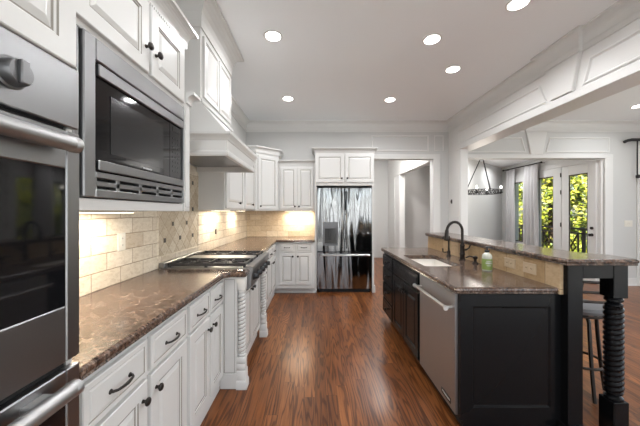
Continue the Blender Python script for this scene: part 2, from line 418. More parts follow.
# ceiling crown, kitchen (path clockwise) and dining side
pr = [(0, 2.86), (.012, 2.86), (.012, 2.885), (0.006, 2.89), (.006, 2.915)]+[(o, z) for o, z in crownprof(2.915, H, .075)][1:]
bm = NB(); KB = .04
sweep(bm, [(LX, RY), (LX, BY), (BX, BY), (BX, KY+.2), (BX-KB, KY+.2), (BX-KB, KY-.2), (BX, KY-.2), (BX, K2+.2), (BX-KB, K2+.2), (BX-KB, K2-.2), (BX, K2-.2), (BX, RY)], pr)
struct('trim_2', bm, 'trim', 'white crown moulding round the kitchen ceiling')
bm = NB(); sweep(bm, [(2.72, RY), (2.72, BY), (4.115-.2, BY), (4.115-.2, BY-KB), (4.115+.2, BY-KB), (4.115+.2, BY), (RX, BY), (RX, RY)], pr)
struct('trim_3', bm, 'trim', 'white crown moulding round the dining ceiling')
# back wall panels and casings
bm = NB(); T = TB(BY)
frame_ring(bm, T, rect(OL-.01, 2.12, 2.50, 2.80), .03, .014)
box(bm, OL-.10, OR+.13, BY-.02, BY, OH, OH+.09, .004); box(bm, OR, OR+.13, BY-.02, BY, 0, OH, .004); box(bm, OR+.13, BX, BY-.014, BY, 0, .14, .003)
frame_ring(bm, T, rect(2.22, 2.40, 2.50, 2.80), .02, .012)
struct('trim_4', bm, 'trim', 'white casing of the hall opening in the back wall')
bm = NB()
box(bm, DL-.13, DL, BY-.02, BY, 0, DH, .004); box(bm, DRX, DRX+.15, BY-.02, BY, 0, DH, .004); box(bm, DL-.13, DRX+.15, BY-.022, BY, DH, DH+.07, .004)
polypanel(bm, T, [(4.115-.11, DH+.07), (4.115+.11, DH+.07), (4.115+.20, 2.90), (4.115-.20, 2.90)], [(0, 0), (0, .025), (.006, .03)])
frame_ring(bm, T, [(DL-.05, 2.48), (4.115-.18, 2.48), (4.115-.26, 2.76), (DL-.05, 2.76)], .028, .014)
frame_ring(bm, T, [(4.115+.18, 2.48), (DRX+.1, 2.48), (DRX+.1, 2.76), (4.115+.26, 2.76)], .028, .014)
box(bm, DRX+.15, RX, BY-.016, BY, 0, .14, .003); box(bm, DRX+.15, RX, BY-.03, BY, 0, .02)
struct('trim_5', bm, 'trim', 'white casing and keystone header of the breakfast room opening')

# hall behind the first opening
struct('wall_hall_end', box(NB(), .9, 2.19, 8.4, 8.5, 0, 3.06), 'wall')
struct('wall_hall_left', box(NB(), .92, OL, BY+.14, 8.5, 0, 3.06), 'wall')
bm = NB(); box(bm, 2.19, 2.31, BY+.14, 7.2, 2.33, 3.06); box(bm, 2.19, 2.31, 7.2, 8.5, 0, 3.06)
box(bm, 2.175, 2.19, BY+.16, 7.75, 2.33, 2.42, .003); box(bm, 2.172, 2.19, 7.2, 7.32, 0, 2.33, .003); box(bm, 2.174, 2.19, 7.66, 7.75, 0, 2.33, .003)
struct('wall_hall_right', bm, 'trim')
bm = NB(); box(bm, 2.31, 4.4, 7.6, 7.7, 0, 3.06)
struct('wall_side_room', bm, 'hallwall')
struct('ceiling_hall', box(NB(), .9, 2.75, BY+.14, 8.7, 3.05, 3.2), 'ceil')
struct('ceiling_breakfast', box(NB(), 2.75, 6.75, BY+.14, 8.7, 2.62, 3.2), 'ceil')
area('hall_fill', (1.5, 6.3, 3.02), (0, 0, 0), .25, .25, 42, (1, .98, .96), 'DISK')  # added fill at the hall ceiling, no fixture there
area('side_room_fill', (2.6, 6.4, 3.02), (0, 0, 0), .2, .2, 10, (1, .97, .93), 'DISK')  # added fill to lift the dark side room, no fixture
# breakfast room: angled wall, window wall
def slab(bm, a, b, th, z0, z1, mi=0):
    a, b = Vector(a), Vector(b); d = (b-a).normalized(); n = Vector((-d.y, d.x))*th
    q = [a, b, b+n, a+n]; quadstrip(bm, [[Vector((p.x, p.y, z0)) for p in q], [Vector((p.x, p.y, z1)) for p in q]], mi)
bm = NB(); slab(bm, (3.42, 6.352), (5.45, 8.085), .06, 0, 2.62)
slab(bm, (2.90, BY+.14), (3.42, 6.352), .05, 0, 2.62)
struct('wall_breakfast', bm, 'wall', 'angled grey wall behind the chandelier')
WX = 5.35
bm = NB()
Wo = [(5.46, 5.87), (6.25, 6.66), (7.16, 7.46)]
bm_y = [5.24, 5.34, 6.00, 6.09, 6.76, 7.10, 7.52, 8.12]
Wo = [(5.34, 6.0), (6.09, 6.76), (7.10, 7.52)]
for i in range(0, 8, 2): box(bm, WX, WX+.12, bm_y[i], bm_y[i+1], 0, 2.62)
for (a, b), (z0, z1) in zip(Wo, ((.1, 2.28), (.1, 2.28), (.52, 2.28))):
    box(bm, WX, WX+.12, a, b, 0, z0); box(bm, WX, WX+.12, a, b, z1, 2.62)
struct('wall_window_side', bm, 'trim', 'white wall with glazed deck doors')
bm = NB(); box(bm, 3.42, WX, 8.12, 8.2, 0, 2.62); struct('wall_breakfast_end', bm, 'wall')
# door leaves and window, each with stiles, pane and hardware
def leaf(name, y0, y1, g0, g1, z0, z1, zb, zt, label):
    bm = NB()
    T = TR(WX-.0)
    box(bm, WX-.035, WX, y0, g0, zb, zt, .003); box(bm, WX-.035, WX, g1, y1, zb, zt, .003)
    box(bm, WX-.035, WX, g0, g1, zb, z0, .003); box(bm, WX-.035, WX, g0, g1, z1, zt, .003)
    o = struct(name, bm, 'trim', label)
    b2 = NB(); box(b2, WX-.012, WX-.006, g0, g1, z0, z1); obj('pane', b2, 'pane', o)
    b3 = NB()
    for a in (z0+.0, z1-.025): box(b3, WX-.03, WX-.014, g0, g1, a, a+.025)
    box(b3, WX-.03, WX-.014, g0, g0+.014, z0, z1); box(b3, WX-.03, WX-.014, g1-.006, g1, z0, z1)
    obj('glazing_bead', b3, 'rail', o)
    return o
d1 = leaf('door_1', 5.30, 6.04, 5.46, 5.87, .25, 2.14, .02, 2.33, 'white glazed door leaf with dark handle')
d2 = leaf('door_2', 6.05, 6.80, 6.25, 6.66, .25, 2.17, .02, 2.33, 'white glazed door leaf beside the curtain')
leaf('window_8', 7.08, 7.54, 7.16, 7.46, .6, 2.15, .5, 2.33, 'narrow window between the two curtains')
bm = NB(); cyl(bm, (WX-.035, 5.37, .93), (WX-.07, 5.37, .93), .012); lathe(bm, (WX-.065, 5.37, .93), (-1, 0, 0), [(.012, 0), (.028, .008), (.028, .025), (.01, .035)]); cyl(bm, (WX-.036, 5.37, .93), (WX-.04, 5.37, .93), .03)
obj('door_handle', bm, 'bronze', d1, 40)
bm = NB(); cyl(bm, (WX-.035, 5.37, 1.06), (WX-.055, 5.37, 1.06), .028); obj('deadbolt', bm, 'bronze', d1, 40)
for z in (1.05, 1.75, 2.12):
    bm = NB(); cyl(bm, (WX-.045, 6.045, z), (WX-.045, 6.045, z+.09), .011); obj('hinge', bm, 'bronze', d1, 40)
# casing over the deck doors
bm = NB(); box(bm, WX-.02, WX, 5.24, 6.9, 2.34, 2.44, .004); box(bm, WX-.02, WX, 6.81, 6.9, 0, 2.34); box(bm, WX-.04, WX, 5.24, 8.1, 2.56, 2.62, .004)
struct('trim_6', bm, 'trim')

# ------------------------------------------------------------------ outside
struct('ground', box(NB(), 5.6, 30, -5, 30, -2.7, -2.6), 'soil', 'lawn below the deck')
bm = NB(); box(bm, WX+.2, 6.9, 4.2, 12, -.12, -.03); struct('deck_floor', bm, 'deck')
rl = thing('deck_railing', 'dark wooden deck railing with crossed lattice panels outside the glazed doors', 'railing', (6.8, 8, -.03))
bm = NB(); box(bm, 6.75, 6.87, 5, 11.6, .92, .96); obj('top_rail', bm, 'rail', rl)
bm = NB(); box(bm, 6.78, 6.84, 5, 11.6, .80, .84); box(bm, 6.78, 6.84, 5, 11.6, .06, .10); obj('rail', bm, 'rail', rl)
y = 5.0
while y < 11.5:
    bm = NB(); box(bm, 6.78, 6.84, y, y+.05, -.03, .92); obj('post', bm, 'rail', rl)
    bm = NB(); c = y+.39; s = .30
    for q in (y+.16, y+.59): box(bm, 6.795, 6.825, q, q+.03, .10, .80)
    tube(bm, [(6.81, y+.19, .10), (6.81, y+.59, .80)], .022, 4); tube(bm, [(6.81, y+.19, .80), (6.81, y+.59, .10)], .022, 4)
    d = .15; tube(bm, [(6.81, c, .45-d*1.3), (6.81, c+d, .45), (6.81, c, .45+d*1.3), (6.81, c-d, .45)], .022, 4, closed=True)
    obj('lattice_panel', bm, 'rail', rl)
    y += .69
def tree(x, y, r, h, label, n=5200):
    t_ = thing('tree', label, 'tree', (x, y, -2.6), 'leafy trees beyond the deck')
    bm = NB(); tube(bm, [(x, y, -2.6), (x+.1, y, -.5), (x-.05, y+.1, h*.55)], [.2, .15, .07], 8); obj('trunk', bm, 'bark', t_)
    vs = []; fs = []
    blobs = [(Vector((random.uniform(-.5, .5)*r, random.uniform(-.5, .5)*r, random.uniform(-.9, .8)*h*.5)), random.uniform(.35, .5)*r) for _ in range(18)]
    for i in range(n):
        b, br_ = random.choice(blobs)
        v = Vector((random.gauss(0, 1), random.gauss(0, 1), random.gauss(0, 1))).normalized()*br_*random.uniform(.6, 1)
        p = Vector((x, y, h*.5-1.2))+b+v
        s = random.uniform(.06, .13)
        a = Vector((random.gauss(0, 1), random.gauss(0, 1), random.gauss(0, .6))).normalized(); q = a.orthogonal().normalized()
        k_ = len(vs); p -= t_.location
        vs += [p-a*s, p-q*s*.5, p+a*s, p+q*s*.5+Vector((0, 0, .01))]; fs.append((k_, k_+1, k_+2, k_+3))
    me = bpy.data.meshes.new('foliage'); me.from_pydata(vs, [], fs); me.materials.append(M['leaf'])
    o = bpy.data.objects.new('foliage', me); C.objects.link(o); o.parent = t_
tree(9.6, 8.4, 1.5, 5.6, 'yellow green tree seen through the pane of the handled deck door')
tree(9.8, 11.6, 1.5, 5.8, 'yellow green tree seen through the deck door pane next to the front curtain')
tree(10.0, 14.8, 1.5, 5.6, 'yellow green tree seen through the narrow window between the curtains')
tree(13.4, 10.6, 2.1, 8.5, 'tall yellow green tree standing farther back beyond the deck', 7500)
tree(13.6, 15.2, 2.1, 8.5, 'tall yellow green tree farthest from the deck, behind the curtained window', 7500)
tree(18, 19, 3.2, 11, 'broad yellow green tree in the distance past the deck', 7500)
tree(18.6, 12.2, 3.2, 11, 'broad yellow green tree in the distance behind the handled deck door', 7500)

# ------------------------------------------------------------------ oven tower
YT0, YT1 = -.03, .812; OX = -.68
tw = thing('oven_cabinet', 'tall off-white cabinet surrounding the built-in double oven', 'cabinet', (LX, .4, 0))
bm = NB()
for a, b in ((YT0, YT0+.02), (YT1-.02, YT1)): box(bm, LX+.005, OX-.025, a, b, .10, 2.62)
box(bm, LX+.005, LX+.02, YT0, YT1, .10, 2.62); box(bm, LX+.005, OX-.01, YT0, YT1, 1.765, 1.785); box(bm, LX+.005, OX-.01, YT0, YT1, 2.6, 2.62)
box(bm, LX+.005, OX-.01, YT0, YT1, .30, .32); box(bm, LX+.005, -.74, YT0, YT1, 0, .12); box(bm, OX-.03, OX-.01, YT0, YT0+.03, .1, 2.62); box(bm, OX-.03, OX-.01, YT0, YT1, 1.765, 1.79); box(bm, OX-.03, OX-.01, YT0, YT1, 2.45, 2.62)
obj('cabinet_body', bm, 'cab', tw)
T = TL(OX-.01)
a = door(tw, T, YT0+.01, .385, 1.775, 2.47); knob(a, T, .35, 1.85)
a = door(tw, T, .39, YT1-.024, 1.775, 2.47); knob(a, T, .425, 1.85)
a = drawer(tw, T, YT0+.01, YT1-.01, .13, .30); pull(a, T, .39, .215)
bm = NB(); sweep(bm, [(OX-.01, YT0), (OX-.01, YT1), (LX+.005, YT1)], crownprof(2.48, 2.62, .07)); obj('crown_moulding', bm, 'cab', tw)
ov = thing('double_oven', 'built-in stainless steel double oven with dark glass doors left of the counter', 'oven', (LX+.03, .4, .33))
bm = NB(); box(bm, LX+.03, OX-.02, .01, .78, .33, 1.76); obj('oven_body', bm, 'darkslot', ov)
T = TL(OX-.02)
def front(bm, y0, y1, z0, z1, w0=0, w1=.022, bev=.003):
    box(bm, OX-.02+w0, OX-.02+w1, y0, y1, z0, z1, bev)
bm = NB(); front(bm, -.02, .806, 1.605, 1.774); cp = obj('control_panel', bm, 'steel', ov)
bm = NB(); front(bm, .14, .46, 1.645, 1.72, .022, .0235, 0); obj('display', bm, 'glass_k', cp)
bm = NB(); lathe(bm, (OX+.002, .622, 1.680), (1, 0, 0), [(.033, 0), (.036, .004), (.031, .006), (.029, .024), (.026, .028), (.002, .029)], 28)
box(bm, OX+.026, OX+.040, .612, .632, 1.653, 1.707, .003); obj('knob', bm, 'steel_kn', cp, 40)
def oven_door(z0, z1, w0, w1, hz, lab):
    y0, y1 = -.02, .806
    bm = NB(); p = TL(OX-.02)
    # stainless frame around the window
    box(bm, OX-.02, OX+.004, y0, .03, z0, z1, .003); box(bm, OX-.02, OX+.004, .762, y1, z0, z1, .003)
    box(bm, OX-.02, OX+.004, .03, .762, z0, w0, .003); box(bm, OX-.02, OX+.004, .03, .762, w1, z1, .003)
    d = obj('oven_door', bm, 'steel', ov)
    bm = NB(); box(bm, OX-.015, OX+.001, .03, .762, w0, w1); obj('window', bm, 'glass_k', d)
    bm = NB(); cyl(bm, (OX+.045, .03, hz), (OX+.045, .728, hz), .020, 20)
    lathe(bm, (OX+.045, .728, hz), (0, 1, 0), [(.020, 0), (.0212, .002), (.0212, .018), (.018, .021)], 20)
    for q in (.10, .67): box(bm, OX, OX+.045, q-.03, q+.03, hz-.013, hz+.013, .004)
    obj('handle', bm, 'steel_h', d, 35)
    return d
oven_door(.962, 1.592, 1.115, 1.488, 1.547, '')
oven_door(.345, .940, .42, .845, .905, '')
# inner rack hint: bright bars low behind glass are reflections only

# ------------------------------------------------------------------ microwave cabinet + microwave
MX = -.817; MY0, MY1 = .815, 1.825
mc = thing('microwave_cabinet', 'off-white wall cabinet with two short doors above the microwave', 'cabinet', (LX, 1.3, 1.375))
bm = NB()
box(bm, LX+.005, MX-.02, MY0, MY1-.02, 1.375, 1.42, .002); box(bm, LX+.005, MX-.02, MY0, MY1-.02, 2.03, 2.05); box(bm, LX+.005, MX-.02, MY0, MY0+.02, 1.375, 2.40)
box(bm, LX+.005, MX-.02, 1.725, 1.745, 1.375, 2.40); box(bm, LX+.005, LX+.02, MY0, 1.745, 1.375, 2.40); box(bm, LX+.005, MX-.02, MY0, 1.745, 2.38, 2.40)
box(bm, MX-.02, MX-.002, MY0, .945, 1.375, 2.41, .002); box(bm, MX-.02, MX-.002, 1.73, 1.745, 2.03, 2.41, .002); box(bm, MX-.02, MX-.002, .94, 1.735, 2.015, 2.05, .002); box(bm, MX-.02, MX-.002, .94, 1.735, 2.375, 2.41, .002); box(bm, MX-.02, MX-.002, .94, 1.735, 1.375, 1.42, .002)
obj('cabinet_body', bm, 'cab', mc)
bm = NB(); box(bm, LX+.005, MX, 1.746, MY1, 1.375, 2.06, .003); box(bm, MX, MX+.006, 1.757, MY1-.012, 1.40, 2.03, .003); obj('pilaster', bm, 'cab', mc)
T = TL(MX-.004)
a = door(mc, T, .935, 1.356, 2.040, 2.382, fr=.060); knob(a, T, 1.326, 2.155, s=1.1)
a = door(mc, T, 1.376, 1.722, 2.040, 2.382, fr=.060); knob(a, T, 1.408, 2.155, s=1.1)
bm = NB(); sweep(bm, [(MX-.004, MY0), (MX-.004, 1.765), (LX+.005, 1.765)], crownprof(2.402, 2.515, .055)); cr = obj('crown_moulding', bm, 'cab', mc)
bm = NB(); y = MY0+.005
while y < 1.76: box(bm, MX-.004, MX+.010, y, y+.008, 2.388, 2.402); y += .016
obj('dentil_strip', bm, ['cab'], mc)
bm = NB(); sweep(bm, [(MX, 1.77), (MX, MY1), (LX+.005, MY1)], crownprof(2.06, 2.13, .045)); obj('crown_moulding', bm, 'cab', mc)
mw = thing('microwave_oven', 'built-in stainless steel microwave with black glass door above the near counter', 'microwave', (-1.0, 1.37, 1.424))
bm = NB(); x0, x1 = MX-.02, MX+.012
box(bm, x0, x1, .975, 1.030, 1.424, 2.013, .004); box(bm, x0, x1, 1.715, 1.728, 1.424, 2.013, .003); box(bm, x0, x1-.012, .945, .970, 1.424, 2.013, .003)
box(bm, x0, x1, 1.03, 1.715, 1.930, 2.013, .004); box(bm, x0, x1, 1.03, 1.715, 1.424, 1.455, .003); box(bm, x0, x1, 1.03, 1.715, 1.497, 1.520, .002)
box(bm, x0, x1-.002, 1.03, 1.715, 1.467, 1.485, .001)
for q in (1.027, 1.148, 1.296, 1.438, 1.58, 1.712): box(bm, x0, x1-.002, q-.011, q+.011, 1.45, 1.51, .002)
obj('trim_kit', bm, 'steel', mw)
bm = NB(); box(bm, LX+.1, MX-.025, .95, 1.715, 1.43, 2.005); obj('microwave_body', bm, 'darkslot', mw)
bm = NB(); box(bm, x0, MX+.002, 1.034, 1.711, 1.524, 1.926); db = obj('microwave_door', bm, 'glass_k', mw)
bm = NB(); box(bm, MX+.002, MX+.016, 1.040, 1.709, 1.876, 1.922, .003); obj('door_bar', bm, 'steel', db)
bm = NB(); box(bm, MX+.002, MX+.016, 1.040, 1.709, 1.526, 1.564, .003); obj('door_bar', bm, 'steel', db)
bm = NB(); box(bm, MX+.002, MX+.004, 1.115, 1.50, 1.60, 1.83); obj('window', bm, 'glass_g', db)
bm = NB(); box(bm, MX+.002, MX+.004, 1.572, 1.580, 1.568, 1.872)
for i in range(3):
    for j in range(8): box(bm, MX+.002, MX+.0035, 1.602+i*.030, 1.620+i*.030, 1.60+j*.027, 1.610+j*.027)
obj('keypad', bm, 'glass_g', db)
bm = NB(); box(bm, MX+.002, MX+.0035, 1.60, 1.69, 1.835, 1.86); obj('display', bm, 'glass_g', db)
bm = NB()
for i in range(8): box(bm, MX+.002, MX+.0034, 1.33+i*.009, 1.335+i*.009, 1.576, 1.583)
obj('marking', bm, 'markgrey', db)

# ------------------------------------------------------------------ base cabinets, left run
CZ = .91; CT = .04
def base_body(bm, x0, x1, y0, y1, z0=.10, z1=CZ-CT-.001): box(bm, x0, x1, y0, y1, z0, z1)
FX = -.72
def left_base(name, y0, y1, ds, label, toe=-.735, fx=FX, cat='cabinet'):
    t_ = thing(name, label, cat, (LX, (y0+y1)/2, 0), 'off-white base cabinets along the left wall')
    bm = NB(); base_body(bm, LX+.005, fx, y0, y1); obj('cabinet_body', bm, 'cab', t_)
    bm = NB(); box(bm, LX+.005, toe, y0, y1, 0, .10, .002); obj('toe_board', bm, 'cab', t_)
    T = TL(fx)
    for i, (a, b) in enumerate(ds):
        d = drawer(t_, T, a, b, .69, .838); pull(d, T, (a+b)/2, .755)
        d = door(t_, T, a, b, .125, .672, fr=.06); k_ = b-.035 if i % 2 == 0 else a+.035; knob(d, T, k_, .60)
    return t_
left_base('base_cabinet', .814, 1.553, [(.845, 1.172), (1.198, 1.535)], 'off-white base cabinet next to the double oven, under the near counter')
left_base('base_cabinet', 1.555, 2.16, [(1.572, 1.865), (1.885, 2.135)], 'off-white base cabinet between the near cabinet and the range')
# range section bumped out with two rope posts
rc = thing('range_cabinet', 'bumped-out off-white cabinet with rope-turned corner posts under the range top', 'cabinet', (LX, 2.65, 0))
bm = NB(); box(bm, LX+.005, -.62, 2.175, 3.135, .10, .72); box(bm, LX+.005, -.645, 2.20, 3.11, 0, .10); box(bm, LX+.005, -.62, 2.175, 2.24, .72, .869); box(bm, LX+.005, -.62, 3.07, 3.135, .72, .869)
obj('cabinet_body', bm, 'cab', rc)
bm = NB(); T = TB(2.175); polypanel(bm, T, rect(-.725, -.602, .10, .868), [(0, 0), (0, .006), (.02, .006), (.024, .002, 1), (.03, .002)]); box(bm, -.735, -.60, 2.163, 2.175, 0, .12, .003); obj('end_panel', bm, ['cab', 'glaze'], rc)
for i, cy in enumerate((2.202, 3.108)):
    cx = -.575; h = .034
    bm = NB(); box(bm, cx-h, cx+h, cy-h, cy+h, .14, .19, .003); box(bm, cx-h-.002, cx+h+.004, cy-h-.004, cy+h+.004, 0, .14, .003); sweep(bm, [(cx-h, cy-h), (cx+h, cy-h), (cx+h, cy+h)], [(0, 0), (.014, 0), (.014, .05), (.006, .065), (0, .07)])
    box(bm, cx-h, cx+h, cy-h, cy+h, .19, .24, .002)
    lathe(bm, (cx, cy, .24), (0, 0, 1), [(.026, 0), (.033, .008), (.033, .018), (.024, .024), (.030, .032), (.030, .04)], 20)
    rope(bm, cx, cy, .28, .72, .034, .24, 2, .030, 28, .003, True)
    lathe(bm, (cx, cy, .72), (0, 0, 1), [(.030, 0), (.030, .006), (.024, .012), (.033, .02), (.033, .03), (.026, .035)], 20)
    box(bm, cx-h, cx+h, cy-h, cy+h, .755, .869, .003)
    obj('corner_post', bm, ['cab', 'glaze'], rc, 50)
T = TL(-.62)
a = door(rc, T, 2.245, 2.652, .115, .71); knob(a, T, 2.61, .655)
a = door(rc, T, 2.658, 3.065, .115, .71); knob(a, T, 2.70, .655)
# rest of the left run up to the corner
FX2 = -.665
lb = left_base('base_cabinet', 3.14, 4.655, [(3.17, 3.52), (3.53, 3.88), (3.90, 4.25), (4.26, 4.61)], 'off-white base cabinet run between the range and the back corner', -.675, FX2)
bb = thing('base_cabinet', 'off-white two-drawer base cabinet on the back wall beside the refrigerator', 'cabinet', (-.3, BY, 0))
bm = NB(); box(bm, FX2+.002, -.002, 4.66, BY-.005, .10, CZ-CT-.001); obj('cabinet_body', bm, 'cab', bb)
bm = NB(); box(bm, -.70, -.002, 4.755, BY-.005, 0, .10); sweep(bm, [(FX2, 4.755), (-.002, 4.755)], [(0, 0), (.012, 0), (.012, .012), (0, .02)]); obj('toe_board', bm, 'cab', bb)
T = TB(4.66)
for i, (a, b) in enumerate(((-.592, -.338), (-.312, -.055))):
    d = drawer(bb, T, a, b, .71, .862 if 0 else .85); pull(d, T, (a+b)/2, .78, .085)
    d = door(bb, T, a, b, .165, .69, fr=.05); knob(d, T, b-.03 if i == 0 else a+.03, .635)

# countertop with bump, L shaped, cut out for the range top
EX, EX2, EXB = -.683, -.632, -.528
def counter_poly(bm, pts, z0, z1, e=.006, bulge=.0):
    n = len(pts); R = []
    for off, z in ((-.002, z0), (-.008, z0+.004), (-.004, z0+.012), (-.010, z0+.016), (-.012, z0+.024), (-.010, z1-.008), (-.002, z1-.002), (.004, z1)):
        R.append([Vector((u, v, z)) for u, v in offset_poly(pts, off+.010)])
    quadstrip(bm, R)
bm = NB()
counter_poly(bm, [(LX-.001, .818), (EX, .818), (EX, 2.09), (-.64, 2.135), (EXB, 2.135), (EXB, 2.262), (LX-.001, 2.262)], CZ-CT, CZ)
o = obj('countertop', bm, 'stone'); tag(o, 'brown marbled stone countertop between the oven and the range top', 'countertop', loc=(LX, .82, CZ-CT))
bm = NB()
counter_poly(bm, [(LX-.001, 3.048), (EXB, 3.048), (EXB, 3.165), (-.60, 3.165), (EX2, 3.20), (EX2, 4.60), (-.004, 4.60), (-.004, BY+.001), (LX-.001, BY+.001)], CZ-CT, CZ)
o = obj('countertop', bm, 'stone'); tag(o, 'brown marbled L-shaped stone countertop from the range to the refrigerator', 'countertop', loc=(LX, BY, CZ-CT))

# range top
rt = thing('cooktop', 'stainless steel gas range top with black cast iron grates and front knobs', 'stove', (-.9, 2.655, .73))
bm = NB(); y0, y1 = 2.266, 3.044
box(bm, LX+.03, -.56, y0, y1, .735, .918, .002); box(bm, LX+.012, LX+.06, y0, y1, .915, .955, .004)
obj('range_body', bm, 'steel', rt)
bm = NB()   # slanted control fascia with bull nose top
pf = [(-.56, .735), (-.545, .735), (-.520, .76), (-.512, .87), (-.500, .905), (-.505, .925), (-.525, .932), (-.56, .932)]
quadstrip(bm, [[Vector((x, y, z)) for x, z in pf] for y in (2.262, 3.048)])
fa = obj('control_fascia', bm, 'steel', rt)
for i in range(5):
    y = 2.36+i*.147; bm = NB()
    lathe(bm, (-.518, y, .83), (1, 0, .06), [(.031, 0), (.031, .006), (.024, .008), (.022, .034), (.019, .038), (.002, .039)], 20); box(bm, -.485, -.473, y-.005, y+.005, .812, .852, .002)
    obj('knob', bm, 'iron', fa, 40)
for gy0, gy1 in ((2.285, 2.535), (2.775, 3.025)):
    bm = NB(); gx0, gx1 = -1.19, -.575; zt = .952
    r_ = .007
    for y in (gy0, gy1): box(bm, gx0, gx1, y-r_, y+r_, zt-.022, zt, .002)
    for x in (gx0, (gx0+gx1)/2, gx1): box(bm, x-r_, x+r_, gy0, gy1, zt-.022, zt, .002)
    for x in (gx0, gx0+.3, gx1):
        for y in (gy0, gy1): box(bm, x-.01, x+.01, y-.01, y+.01, .916, zt, .002)
    for cx in (gx0+.154, gx1-.154):
        cy = (gy0+gy1)/2
        for a in range(8):
            an = a*PI/4; L = .15 if a % 2 else .123
            tube(bm, [(cx+math.cos(an)*.035, cy+math.sin(an)*.035, zt-.006), (cx+math.cos(an)*L*.99, cy+math.sin(an)*min(L, .123), zt-.008)], .0055, 6)
    obj('grate', bm, 'iron', rt)
    for cx in (gx0+.154, gx1-.154):
        bm = NB(); cy = (gy0+gy1)/2; lathe(bm, (cx, cy, .916), (0, 0, 1), [(.055, 0), (.055, .008), (.04, .012), (.04, .02), (.036, .024), (.002, .025)], 20); obj('burner', bm, 'iron', rt, 40)
bm = NB(); box(bm, -1.19, -.575, 2.55, 2.76, .918, .945, .004); box(bm, -1.16, -.60, 2.57, 2.74, .945, .949, .002); obj('griddle_cover', bm, 'steel', rt)

# ------------------------------------------------------------------ backsplash
bs = thing('backsplash', 'tumbled beige stone tile backsplash on the left wall with diagonal field behind the range', 'backsplash', (LX, 3, CZ))
bm = NB(); box(bm, LX+.001, LX+.010, .82, 2.25, CZ, 1.372); box(bm, LX+.001, LX+.010, 3.06, BY-.01, CZ, 1.385); box(bm, LX+.001, LX+.010, 1.84, 2.25, 1.372, 1.85); box(bm, LX+.001, LX+.01, 2.25, 3.06, 1.76, 1.85); box(bm, LX+.001, LX+.01, 2.25, 3.06, CZ, .98)
obj('tile_field', bm, 'tile_l', bs)
bm = NB(); box(bm, LX+.001, LX+.010, 2.275, 3.035, 1.005, 1.735); obj('diagonal_tile_field', bm, 'tile_d', bs)
bm = NB()
for a, b, c, d in ((2.25, 3.06, .98, 1.005), (2.25, 3.06, 1.735, 1.76), (2.25, 2.275, 1.005, 1.735), (3.035, 3.06, 1.005, 1.735)): box(bm, LX+.001, LX+.014, a, b, c, d, .003)
obj('tile_border', bm, 'tile_l', bs)
for i in range(5):
    for j in range(5):
        if (i+j) % 2: continue
        y = 2.366+i*.135; z = 1.13+j*.135
        if y > 3.0 or z > 1.72: continue
        s = .017; bm = NB(); box(bm, LX+.008, LX+.0135, y-s, y+s, z-s*1.1, z+s*1.1, .001); obj('accent_tile', bm, 'accent', bs)
bs2 = NB(); box(bs2, LX+.012, -.004, BY-.010, BY-.001, CZ, 1.392)
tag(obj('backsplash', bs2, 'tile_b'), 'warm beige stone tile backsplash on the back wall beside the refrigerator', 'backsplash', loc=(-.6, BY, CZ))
def outlet(T, u, v, label, m='plastic_w', w_=.036, h_=.058, n='outlet', cat='outlet', horiz=False, grp=None):
    if horiz: w_, h_ = h_, w_
    p = T(u, v, 0); t_ = thing(n, label, cat, p, grp)
    bm = NB(); polypanel(bm, T, rect(u-w_, u+w_, v-h_, v+h_), [(0, 0), (0, .004), (.003, .006)]); obj('cover_plate', bm, m, t_)
    for s in (-1, 1):
        bm = NB(); du, dv = (s*.022, 0) if horiz else (0, s*.022)
        if n == 'outlet':
            polypanel(bm, T, rect(u+du-.012, u+du+.012, v+dv-.013, v+dv+.013), [(0, .006), (0, .009), (.001, .009)])
            b2 = NB(); polypanel(b2, T, rect(u+du-.005, u+du-.003, v+dv-.004, v+dv+.005), [(0, .009), (0, .0095)]); polypanel(b2, T, rect(u+du+.003, u+du+.005, v+dv-.004, v+dv+.005), [(0, .009), (0, .0095)])
            q = obj('socket', bm, m, t_); obj('slots', b2, 'darkslot', q)
        else:
            polypanel(bm, T, rect(u+s*.018-.007, u+s*.018+.007, v-.02, v+.02), [(0, .006), (0, .009), (.002, .011)]); obj('rocker', bm, m, t_)
TW = TL(LX+.010)
outlet(TW, 1.835, 1.175, 'white outlet plate on the tile under the microwave cabinet')
outlet(TW, 3.58, 1.12, 'outlet plate on the left backsplash just beyond the range', 'accent', .02, .03)
outlet(TB(BY-.010), -.58, 1.22, 'outlet plate on the back wall tile near the corner', 'plastic_b')

# ------------------------------------------------------------------ hood
hd = thing('range_hood', 'large off-white wooden range hood with panelled chimney reaching the ceiling', 'range hood', (LX, 2.58, 1.8))
HY0, HY1, HX = 2.12, 3.02, -.665
bm = NB()
# hollow mantle box
for a, b in ((HY0, HY0+.03), (HY1-.03, HY1)): box(bm, LX+.016, HX, a, b, 1.80, 1.97)
box(bm, HX-.03, HX, HY0+.03, HY1-.03, 1.80, 1.97); box(bm, LX+.016, HX-.03, HY0+.03, HY1-.03, 1.86, 1.88)
path = [(LX+.016, HY0), (HX, HY0), (HX, HY1), (LX+.016, HY1)]
sweep(bm, path, [(0, 1.795), (.010, 1.795), (.014, 1.805), (.014, 1.825), (.006, 1.838), (0, 1.84)])
sweep(bm, path, [(0, 1.915), (.006, 1.918), (.012, 1.93), (.026, 1.945), (.036, 1.955), (.036, 1.972), (0, 1.972)])
obj('mantle', bm, 'cab', hd)
bm = NB(); box(bm, LX+.05, HX-.06, HY0+.06, HY1-.06, 1.845, 1.862, .003); obj('filter_insert', bm, 'steel', hd)
CX, CY0, CY1 = -.90, 2.20, 2.98
bm = NB()
